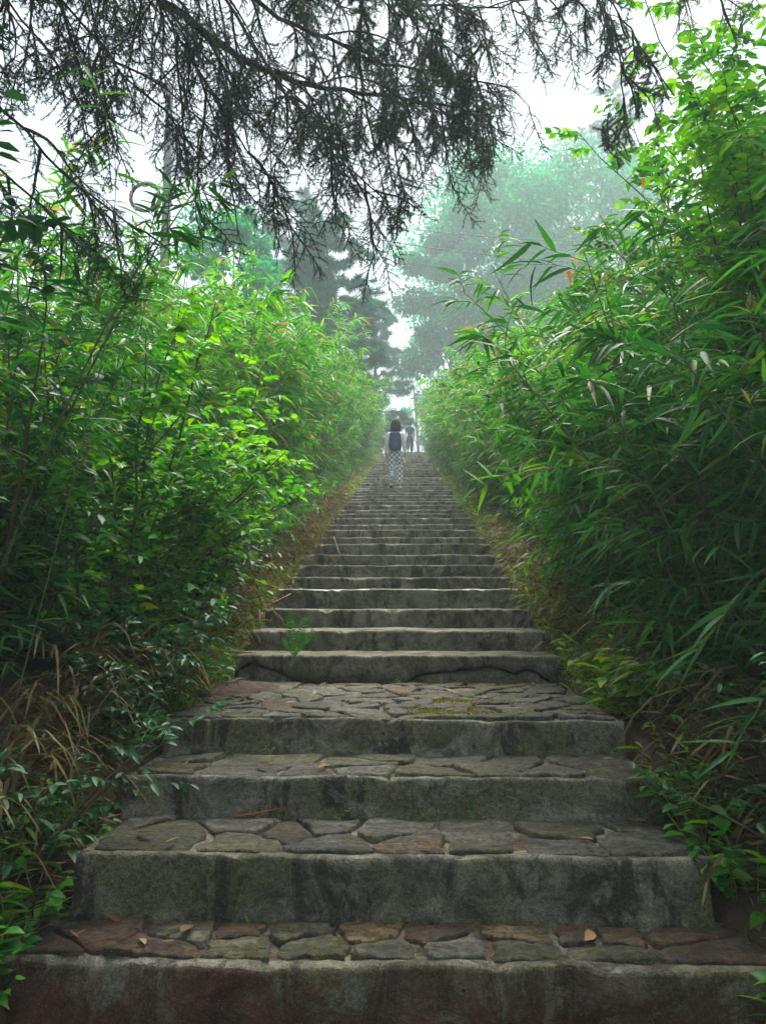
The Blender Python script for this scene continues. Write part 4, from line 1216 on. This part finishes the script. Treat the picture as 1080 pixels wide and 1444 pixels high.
def cable(a, b, sag, label):
    t = np.linspace(0, 1, 24)[:, None]; a, b = np.array(a), np.array(b)
    P = a * (1 - t) + b * t; P[:, 2] -= sag * 4 * (t * (1 - t))[:, 0]
    mb = MB(); tube(mb, P, .012, 5); tag(mb.build('overhead_cable', MAT['cable']), label, 'cable', 'overhead cables at the utility pole')
q = at(237, 268, 20)
cable((q.x + .1, 19.85, q.z), tuple(at(900, 340, 30)), .5, 'overhead cable running from the pole to the right across the gap of sky')
cable((q.x + .1, 19.85, q.z - .25), tuple(at(950, 372, 30)), .6, 'lower overhead cable running from the pole to the right')
cable((q.x - .1, 19.85, q.z), (-16, 16, q.z + 1.2), .4, 'overhead cable running from the pole to the left')

# ------------------------------------------------------------------ the conifer whose branches hang over the stairs
def branchlet_mesh(g, L, lush, nl):
    """one hanging side twig: it sets off along +X and droops, with short side shoots full of needles"""
    mb = MB()
    A = arch([0, 0, 0], [1, 0, -.35], L, 9, 2.6 / L * .35, .10, g)
    tube(mb, A, np.linspace(.0050, .0020, 9), 4, cap=False)
    segs = [(A, .5)]
    k = int(L / .024)
    for q in range(k):
        u = .10 + .90 * (q + g.random()) / k; f = u * 8; i = min(7, int(f)); p = A[i] + (A[i + 1] - A[i]) * (f - i); ad = unit(A[i + 1] - A[i])
        sv = unit(np.cross(ad, rand_unit(1, g)[0]))
        S = arch(p, ad * .6 + sv * .9 + np.array([0, 0, -.25]), g.uniform(.05, .19) * (1.15 - .6 * u), 5, 2.5, .16, g)
        tube(mb, S, np.linspace(.0024, .0012, 5), 3, cap=False)
        segs.append((S, 1.0))
    for S, dn in segs:
        ln = np.linalg.norm(np.diff(S, axis=0), axis=1).sum()
        # needles sit in whorls along the shoot
        w = max(3, int(ln / (.008 if lush > 1 else .012)))
        per = int(12 * dn * lush)
        u = np.repeat((np.arange(w) + g.random(w)) / w, per) * (len(S) - 1.001); i = u.astype(int)
        P = S[i] + (S[i + 1] - S[i]) * (u - i)[:, None]; D = unit(S[i + 1] - S[i]); m = len(P)
        leaves(mb, P, unit(D * .8 + rand_unit(m, g)), rand_unit(m, g), nl * g.uniform(.6, 1.2, m), .0028, 0, 'needle', mi=1)
    return mb.mesh('branchlet', [MAT['twig'], MAT['needle']])

g = np.random.default_rng(99)
TR = Vector((-3.7, 1.2, 0)); TR.z = gz(TR.x, TR.y)
ced = empty('cedar_tree', tuple(TR)); tag(ced, 'old conifer whose dark needled branches hang across the top of the view', 'tree')
trunk = np.array([(0, 0, -.3), (.05, .02, 2.5), (0, .1, 5), (.06, .1, 8), (0, 0, 12)])
mb = MB(); tube(mb, trunk, [.32, .27, .22, .15, .05], 12); mb.build('trunk', MAT['bark'], ced)
BL_THIN = [branchlet_mesh(g, .34, .8, .020) for _ in range(4)]
BL_LUSH = [branchlet_mesh(g, .30, 1.25, .024) for _ in range(4)]
def needle_group(name, protos):
    """node group that sets one of the side twigs on every point, for the many that cannot be told apart"""
    col = bpy.data.collections.new(name)
    for k, m in enumerate(protos):
        col.objects.link(bpy.data.objects.new('branchlet_source', m))
    ng = bpy.data.node_groups.new(name, 'GeometryNodeTree')
    ng.interface.new_socket('Geometry', in_out='INPUT', socket_type='NodeSocketGeometry')
    ng.interface.new_socket('Geometry', in_out='OUTPUT', socket_type='NodeSocketGeometry')
    N_ = ng.nodes.new; gi, go = N_('NodeGroupInput'), N_('NodeGroupOutput')
    ip = N_('GeometryNodeInstanceOnPoints'); ci = N_('GeometryNodeCollectionInfo')
    ci.inputs['Collection'].default_value = col; ci.inputs['Separate Children'].default_value = True; ci.inputs['Reset Children'].default_value = True
    a1 = N_('GeometryNodeInputNamedAttribute'); a1.data_type = 'FLOAT_VECTOR'; a1.inputs['Name'].default_value = 'rot'
    a2 = N_('GeometryNodeInputNamedAttribute'); a2.data_type = 'FLOAT'; a2.inputs['Name'].default_value = 'scl'
    er = N_('FunctionNodeEulerToRotation')
    L_ = ng.links.new
    L_(gi.outputs[0], ip.inputs['Points']); L_(ci.outputs[0], ip.inputs['Instance']); ip.inputs['Pick Instance'].default_value = True
    L_(a1.outputs['Attribute'], er.inputs[0]); L_(er.outputs[0], ip.inputs['Rotation']); L_(a2.outputs['Attribute'], ip.inputs['Scale'])
    L_(ip.outputs[0], go.inputs[0])
    return ng
NG = {id(BL_THIN): needle_group('thin_side_twigs', BL_THIN), id(BL_LUSH): needle_group('full_side_twigs', BL_LUSH)}
ONE_LEFT = 300
def in_view(p):
    d = Vector(p) - CAM; d.rotate(cam.rotation_euler.to_quaternion().inverted())
    return d.z < -.3 and abs(d.x / -d.z) < .5 and -.67 < d.y / -d.z < .67
def cedar_branch(pts, r0, sec, blen, gap=.075, lush=1.0, start=.15, zroot=6.0, secl=(.5, 1.0), root=True, single=25):
    global ONE_LEFT
    P = ([np.array([TR.x, TR.y + .1, TR.z + zroot])] if root else []) + [np.array(tuple(p)) for p in pts]
    P = np.array(P); s_ = np.concatenate([[0], np.cumsum(np.linalg.norm(np.diff(P, axis=0), axis=1))])
    n = max(10, int(s_[-1] / .12)); t = np.linspace(0, s_[-1], n)
    Q = np.stack([np.interp(t, s_, P[:, k]) for k in range(3)], 1)
    for _ in range(4): Q[1:-1] = (Q[:-2] + 2 * Q[1:-1] + Q[2:]) / 4
    Q[1:-1] += g.normal(size=(n - 2, 3)) * .008
    Q -= np.array(TR)
    mb = MB(); tube(mb, Q, np.linspace(r0, max(.004, r0 * .18), n), 7)
    b = mb.build('branch', MAT['twig'], ced)
    mw = MB(); pro = BL_LUSH if lush > 1.2 else BL_THIN
    tw = []
    for k in range(sec):
        u = start + (1 - start) * (k + g.random()) / sec; f = u * (n - 1); i = min(n - 2, int(f)); p = Q[i] + (Q[i + 1] - Q[i]) * (f - i); bd = unit(Q[i + 1] - Q[i])
        sv = unit(np.cross(bd, [0, 0, 1])) * (1 if k % 2 else -1)
        d = bd * g.uniform(.3, .9) + sv * g.uniform(.2, 1.0) + np.array([0, 0, g.uniform(-1.1, .1)])
        L = g.uniform(*secl)
        S = arch(p, d, L, 10, 1.6, .1, g)
        tube(mw, S, np.linspace(.008, .0025, 10), 4, cap=False)
        nb = max(3, int(L / gap))
        for q in range(nb):
            if g.random() < .2: continue
            f2 = (.10 + .90 * (q + g.random()) / nb) * 9; i2 = min(8, int(f2)); bp = S[i2] + (S[i2 + 1] - S[i2]) * (f2 - i2); sd_ = unit(S[i2 + 1] - S[i2])
            tw.append((bp, (g.normal() * .25, g.uniform(.1, 1.15), math.atan2(sd_[1], sd_[0]) + g.normal() * 1.1), blen / .32 * g.uniform(.5, 1.25)))
    mw.build('twigs', MAT['twig'], b)['kind'] = 'stuff'
    rest = []
    quota = min(single, ONE_LEFT)
    for bp, ro, sc in sorted(tw, key=lambda a: (Vector(a[0]) + TR - CAM).length):
        if quota > 0 and in_view(Vector(bp) + TR):
            bo = link('branchlet', pro[int(g.integers(len(pro)))], b, tuple(bp)); bo.scale = (sc, sc, sc); bo.rotation_euler = ro
            quota -= 1; ONE_LEFT -= 1
        else: rest.append((bp, ro, sc))
    if rest:
        me = bpy.data.meshes.new('needles'); me.from_pydata([tuple(a[0]) for a in rest], [], [])
        me.attributes.new('rot', 'FLOAT_VECTOR', 'POINT').data.foreach_set('vector', np.array([a[1] for a in rest], dtype=np.float32).ravel())
        me.attributes.new('scl', 'FLOAT', 'POINT').data.foreach_set('value', np.array([a[2] for a in rest], dtype=np.float32))
        o = link('needles', me, b); o['kind'] = 'stuff'
        md = o.modifiers.new('side_twigs', 'NODES'); md.node_group = NG[id(pro)]
A_ = at
cedar_branch([A_(170, -60, 3.4), A_(240, 15, 3.6), A_(330, 82, 3.9), A_(415, 118, 4.2), A_(530, 135, 4.6), A_(640, 150, 4.9)], .045, 38, .30, start=.35, secl=(.35, .95), single=40)
cedar_branch([A_(280, -60, 3.6), A_(400, 30, 4.0), A_(480, 62, 4.3), A_(545, 95, 4.6), A_(650, 110, 5.0), A_(690, 120, 5.3)], .028, 28, .28, start=.4, zroot=6.3, secl=(.35, .85), single=30)
cedar_branch([A_(300, -40, 3.5), A_(375, 95, 3.8), A_(440, 180, 4.0), A_(490, 240, 4.15), A_(548, 285, 4.3)], .020, 26, .25, start=.45, zroot=6.0, secl=(.2, .6))
cedar_branch([A_(200, -50, 3.3), A_(260, 60, 3.5), A_(300, 150, 3.6), A_(350, 215, 3.8)], .018, 20, .26, start=.45, zroot=5.6, secl=(.25, .75))
cedar_branch([A_(380, -60, 4.4), A_(560, 5, 4.7), A_(700, 12, 5.0), A_(800, -10, 5.2)], .026, 26, .30, start=.4, zroot=6.8, secl=(.35, .75))
cedar_branch([A_(420, -90, 4.1), A_(560, -20, 4.4), A_(640, 60, 4.6), A_(600, 150, 4.8), A_(540, 190, 4.9)], .02, 22, .30, start=.45, zroot=6.8, secl=(.3, .6), lush=1.3)
cedar_branch([A_(480, -90, 4.3), A_(640, -10, 4.6), A_(690, 50, 4.7), A_(670, 110, 4.8)], .02, 18, .28, start=.45, zroot=6.8, secl=(.25, .5), lush=1.3)
cedar_branch([A_(620, -120, 4.0), A_(760, -50, 4.2), A_(868, 10, 3.9), A_(876, 80, 3.9), A_(884, 175, 3.9)], .018, 24, .22, start=.6, zroot=7, secl=(.15, .38), lush=1.5)
cedar_branch([A_(700, -120, 4.0), A_(830, -40, 4.2), A_(900, 60, 3.9), A_(950, 135, 3.9)], .014, 14, .2, start=.6, zroot=7, secl=(.12, .3), lush=1.3)
cedar_branch([A_(720, -150, 3.8), A_(900, -60, 3.9), A_(1070, -10, 4.0)], .014, 20, .22, start=.55, zroot=7.2, secl=(.2, .4))
cedar_branch([A_(40, -60, 3.0), A_(110, 20, 3.2), A_(150, 90, 3.4), A_(200, 130, 3.6)], .02, 26, .28, start=.35, zroot=5.2, secl=(.3, .65), single=30)
cedar_branch([A_(-60, 60, 2.7), A_(10, 155, 2.9), A_(55, 215, 3.0), A_(110, 260, 3.2), A_(200, 330, 3.4)], .018, 24, .22, start=.35, zroot=4.6, secl=(.15, .45), single=30)
cedar_branch([A_(-90, 150, 2.7), A_(-10, 225, 2.9), A_(60, 300, 3.1), A_(130, 345, 3.3)], .014, 18, .22, start=.4, zroot=4.2, secl=(.15, .4))
cedar_branch([A_(-40, -70, 2.6), A_(20, 10, 2.8), A_(60, 60, 3.0)], .018, 16, .28, start=.35, zroot=5.0, secl=(.25, .5))
# unseen crown branches, added above and behind the view to shade the near steps
for k in range(9):
    a = -1.9 + 4.4 * ((k * 5 % 9) + .5) / 9 - .2; L = g.uniform(3.2, 5.2); zr = 5.6 + .55 * k
    e = np.array([TR.x + L * math.cos(a), TR.y + L * math.sin(a), TR.z + zr - .2])
    pts = [np.array([TR.x, TR.y, TR.z + zr]) * .6 + e * .4 + np.array([0, 0, .35]), e]
    cedar_branch(pts, .035, 13, .34, start=.3, zroot=zr, secl=(.6, 1.1), gap=.13, lush=1.3, single=0)

# ------------------------------------------------------------------ people on the stairs
def cloth(name, c, rough=.85):
    return plain(name, c, rough, .12, 40, .2)
SKIN = plain('skin', (.48, .28, .19), .5, .05, 8)
HAIR = plain('hair', (.016, .012, .011), .75, .4, 60, .12)
WHITE = cloth('white_cloth', (.86, .86, .86)); NAVY = cloth('navy_cloth', (.035, .055, .14)); GREYBLUE = cloth('grey_trousers', (.07, .08, .10))
SHOE = plain('shoe', (.75, .73, .70), .6, .15, 20); SOLE = plain('sole', (.08, .08, .08), .8, .1, 20)
def check_mat():
    m, nt, b, out = M('checked_cloth')
    v = coords(nt)
    ck = node(nt, 'ShaderNodeTexChecker', Scale=17.0); nt.links.new(v, ck.inputs['Vector'])
    ck.inputs['Color1'].default_value = (.86, .86, .88, 1); ck.inputs['Color2'].default_value = (.26, .30, .45, 1)
    nt.links.new(ck.outputs['Color'], b.inputs['Base Color']); b.inputs['Roughness'].default_value = .9
    return m
CHECK = check_mat()

def skin_mesh(name, joints, edges, mat, parent, root=0, sub=2):
    me = bpy.data.meshes.new(name)
    me.from_pydata([j[:3] for j in joints], edges, [])
    me.materials.append(mat)
    o = link(name, me, parent)
    md = o.modifiers.new('skin', 'SKIN'); md.use_smooth_shade = True
    for i, j in enumerate(joints):
        sv = me.skin_vertices[0].data[i]
        rr = j[3]
        sv.radius = (rr[0], rr[1]) if isinstance(rr, tuple) else (rr, rr)
        sv.use_root = (i == root)
    s2 = o.modifiers.new('sub', 'SUBSURF'); s2.levels = sub; s2.render_levels = sub
    return o

def ellipsoid(mb, c, r, n=14, mi=0, zmin=-1.0, fun=None):
    V, Q = [], []
    for i in range(n + 1):
        th = PI * i / n
        for j in range(2 * n):
            ph = PI * j / n
            p = np.array([math.sin(th) * math.cos(ph), math.sin(th) * math.sin(ph), math.cos(th)])
            if fun: p = fun(p)
            V.append(np.array(c) + p * np.array(r))
    for i in range(n):
        for j in range(2 * n):
            Q.append((i * 2 * n + j, (i + 1) * 2 * n + j, (i + 1) * 2 * n + (j + 1) % (2 * n), i * 2 * n + (j + 1) % (2 * n)))
    mb.add(V, None, Q, mi)

def person(loc, H, label, shirt, trouser, hair_style, step_h=0.0, rz=0.0, lift=.06, shoe=SHOE):
    """seen from behind, walking up towards +Y; left foot trailing with its heel up, arms at the sides"""
    k = H / 1.62
    o = empty('person', loc, rz); tag(o, label, 'person')
    lf, rf = (-.10, -.12, .0), (.09, .10, step_h)
    J = {}
    def v(x, y, z, r): return (x * k, y * k, z * k, (r[0] * k, r[1] * k) if isinstance(r, tuple) else r * k)
    hipz = .86
    joints = [v(0, 0, .90, (.13, .095)), v(0, .0, 1.06, (.115, .085)), v(0, .01, 1.22, (.135, .095)), v(0, .01, 1.32, (.10, .075)), v(0, .02, 1.385, .05), v(0, .035, 1.44, .052), v(0, .04, 1.49, (.072, .088)), v(0, .035, 1.555, (.066, .08)), v(0, .132, 1.475, .014)]
    ed = [(0, 1), (1, 2), (2, 3), (3, 4), (4, 5), (5, 6), (6, 7), (6, 8)]
    for s_, ft, bend in ((-1, lf, .04), (1, rf, .10)):
        b = len(joints)
        hx = .085 * s_
        kz = .47 + ft[2] * .5
        lf_lift = lift if s_ < 0 else 0
        joints += [v(hx, 0, .83, .085), v(hx * 1.05, bend + ft[1] * .35, kz, .052), v(ft[0], ft[1] - .02, .28 + ft[2] + lf_lift, .05), v(ft[0], ft[1] - .03, .085 + ft[2] + lf_lift, .036), v(ft[0] * 1.1, ft[1] + .12, .03 + ft[2], .03)]
        ed += [(0, b), (b, b + 1), (b + 1, b + 2), (b + 2, b + 3), (b + 3, b + 4)]
        a = len(joints)
        joints += [v(.155 * s_, 0, 1.31, .048), v(.20 * s_, -.02, 1.06, .038), v(.215 * s_, .05 if s_ < 0 else .03, .84, .026), v(.217 * s_, .06, .77, (.018, .036))]
        ed += [(3, a), (a, a + 1), (a + 1, a + 2), (a + 2, a + 3)]
        h = a + 3
        for q, (dy, ln) in enumerate(((-.028, .055), (-.009, .066), (.010, .062), (.027, .05))):
            c = len(joints)
            joints += [v(.216 * s_, .06 + dy, .735, .0085), v(.208 * s_, .062 + dy, .735 - ln * .6, .008), v(.198 * s_, .066 + dy, .735 - ln, .007)]
            ed += [(h, c), (c, c + 1), (c + 1, c + 2)]
        c = len(joints)
        joints += [v(.205 * s_, .10, .765, .010), v(.198 * s_, .115, .73, .008)]
        ed += [(h, c), (c, c + 1)]
    skin_mesh('body', joints, ed, SKIN, o)
    # trousers, loose, from the waist to the ankles
    tj = [v(0, -.005, 1.0, (.135, .10)), v(0, -.005, .90, (.15, .115))]; te = [(0, 1)]
    for s_, ft, bend in ((-1, lf, .04), (1, rf, .10)):
        b = len(tj); hx = .085 * s_; ll = lift if s_ < 0 else 0
        tj += [v(hx, -.005, .80, .108), v(hx * 1.05, bend * .8 + ft[1] * .35, .48 + ft[2] * .5, .088), v(ft[0], ft[1] - .02, .26 + ft[2] + ll, .078), v(ft[0], ft[1] - .025, .13 + ft[2] + ll, .066)]
        te += [(1, b), (b, b + 1), (b + 1, b + 2), (b + 2, b + 3)]
    skin_mesh('trousers', tj, te, trouser, o)
    # shirt with sleeves
    sj = [v(0, 0, .93, (.155, .12)), v(0, .0, 1.06, (.145, .112)), v(0, .01, 1.22, (.155, .115)), v(0, .01, 1.33, (.115, .085)), v(0, .018, 1.375, .06)]; se = [(0, 1), (1, 2), (2, 3), (3, 4)]
    longs = hair_style == 'bob'
    for s_ in (-1, 1):
        b = len(sj)
        sj += [v(.155 * s_, 0, 1.31, .065), v(.195 * s_, -.015, 1.10, .058)]
        se += [(3, b), (b, b + 1)]
        if longs:
            sj += [v(.214 * s_, .03, .86, .044)]; se += [(b + 1, b + 2)]
    skin_mesh('shirt', sj, se, shirt, o)
    # hair
    mb = MB()
    if hair_style == 'bob':
        def f(p):
            q = p.copy()
            if q[2] > 0: q[2] *= 1.12
            if q[2] < 0: q[0] *= 1 + .22 * min(1, -q[2] * 1.5); q[1] *= 1.0 - .15 * -q[2]
            if q[1] > .35 and q[2] < .45: q[1] = .35
            return q
        ellipsoid(mb, (0, .005 * k, 1.50 * k), (.115 * k, .124 * k, .168 * k), 16, fun=f)
    else:
        def f(p):
            q = p.copy()
            if q[1] > .1 and q[2] < .5: q[1] = .1
            if q[2] < -.45: q[2] = -.45
            return q
        ellipsoid(mb, (0, .015 * k, 1.525 * k), (.088 * k, .104 * k, .122 * k), 14, fun=f)
    mb.build('hair', HAIR, o)
    for s_ in (-1, 1):
        mb = MB(); ellipsoid(mb, (.03 * s_ * k, .118 * k, 1.515 * k), (.012 * k, .009 * k, .008 * k), 6); mb.build('eye', SOLE, o)
    # shoes
    for s_, ft in ((-1, lf), (1, rf)):
        mb = MB(); ll = lift if s_ < 0 else 0
        prof = [(-.09, .035, .075), (-.06, .042, .09), (0, .045, .075), (.07, .047, .055), (.13, .042, .042), (.16, .022, .03)]
        n = 12; V = []
        for yy, wx, hz in prof:
            zc = ll * max(0, (.10 - yy) / .19) * .9
            for j in range(n):
                a = 2 * PI * j / n
                V.append((ft[0] * k + wx * k * math.cos(a), (ft[1] + yy) * k, (ft[2] + zc + max(.0, hz * (.5 + .5 * math.sin(a)))) * k + .004))
        Q = [(i * n + j, i * n + (j + 1) % n, (i + 1) * n + (j + 1) % n, (i + 1) * n + j) for i in range(5) for j in range(n)]
        T = [(0, j, j + 1) for j in range(1, n - 1)] + [(5 * n, 5 * n + j + 1, 5 * n + j) for j in range(1, n - 1)]
        mb.add(V, T, Q); s = mb.build('shoe', shoe, o)
        mb = MB(); V2 = []
        for yy, wx, hz in prof:
            zc = ll * max(0, (.10 - yy) / .19) * .9
            for dz in (-.003, .018):
                V2 += [(ft[0] * k - wx * k * .96, (ft[1] + yy) * k, (ft[2] + zc + dz) * k + .004), (ft[0] * k + wx * k * .96, (ft[1] + yy) * k, (ft[2] + zc + dz) * k + .004)]
        Q = []
        for i in range(5):
            a, b_ = i * 4, i * 4 + 4
            Q += [(a, a + 1, b_ + 1, b_), (a + 2, b_ + 2, b_ + 3, a + 3), (a, b_, b_ + 2, a + 2), (a + 1, a + 3, b_ + 3, b_ + 1)]
        Q += [(0, 2, 3, 1), (20, 21, 23, 22)]
        mb.add(V2, None, Q); mb.build('sole', SOLE, s)
    return o

WY = min((n_[0] for n_ in NOSE), key=lambda q: abs(q - 17.3)) + .29
wx = at(558, 690, WY).x
wi = max(i for i, n_ in enumerate(NOSE) if n_[0] < WY - .22)
wl = (wx, WY, tread_z(WY))
person(wl, 1.60, 'person with a black bob, white top and checked trousers walking up the stairs', WHITE, CHECK, 'bob')
def backpack(loc, label):
    o = empty('backpack', loc); tag(o, label, 'backpack')
    mb = MB()
    def rb(p):
        q = np.sign(p) * np.abs(p) ** .55
        q[0] *= 1 + .10 * -q[2]
        return q
    ellipsoid(mb, (0, -.085, 0), (.145, .075, .205), 14, fun=rb); mb.build('bag', NAVY, o)
    mb = MB(); ellipsoid(mb, (0, -.165, -.085), (.105, .028, .085), 12, fun=rb); mb.build('pocket', NAVY, o)
    mb = MB(); ellipsoid(mb, (0, -.10, .165), (.125, .075, .05), 12, fun=rb); mb.build('flap', NAVY, o)
    t = np.linspace(0, PI, 9)
    mb = MB(); tube(mb, np.stack([.045 * np.cos(t), np.full(9, -.05), .20 + .05 * np.sin(t)], 1), .007, 6); mb.build('handle', NAVY, o)
    for s_ in (-1, 1):
        mb = MB(); tube(mb, [(.075 * s_, -.03, .17), (.09 * s_, .0, .25), (.10 * s_, .10, .27), (.115 * s_, .17, .18), (.125 * s_, .15, .0), (.13 * s_, .02, -.12)], .014, 6); mb.build('strap', NAVY, o)
    return o
backpack((wx - .01, WY - .09, wl[2] + 1.085), 'dark navy backpack worn by the person in the white top')
mb = MB()
ellipsoid(mb, (0, 0, 0), (.032, .032, .07), 10, fun=lambda p: np.sign(p) * np.abs(p) ** .6)
o = mb.build('cup', WHITE, None, loc=(wx + .20, WY + .07, wl[2] + .70)); tag(o, 'small white cup held in the right hand of the person with the backpack', 'cup')
MY = 39.6
mxp = at(578, 640, MY).x
person((mxp, MY, tread_z(MY)), 1.74, 'person in a dark blue T-shirt and grey trousers near the top of the stairs', NAVY, GREYBLUE, 'short', shoe=SOLE)
MY2 = 40.8
person((at(550, 640, MY2).x, MY2, tread_z(MY2)), 1.66, 'person in a white shirt near the top of the stairs, half hidden by another', WHITE, GREYBLUE, 'short', shoe=SOLE)

# ------------------------------------------------------------------ haze
def haze():
    mb = MB(); box(mb, (0, 55, 19), (160, 178, 66))
    m = bpy.data.materials.new('haze_air'); m.use_nodes = True
    nt = m.node_tree; nt.nodes.clear()
    out = nt.nodes.new('ShaderNodeOutputMaterial'); pv = nt.nodes.new('ShaderNodeVolumePrincipled')
    pv.inputs['Color'].default_value = (.84, .96, 1.0, 1)
    pv.inputs['Density'].default_value = 0.0040
    pv.inputs['Anisotropy'].default_value = 0.2
    nt.links.new(pv.outputs[0], out.inputs['Volume'])
    tag(mb.build('haze', m, smooth=False), 'pale mist hanging over the whole slope', 'mist', kind='stuff')
haze()
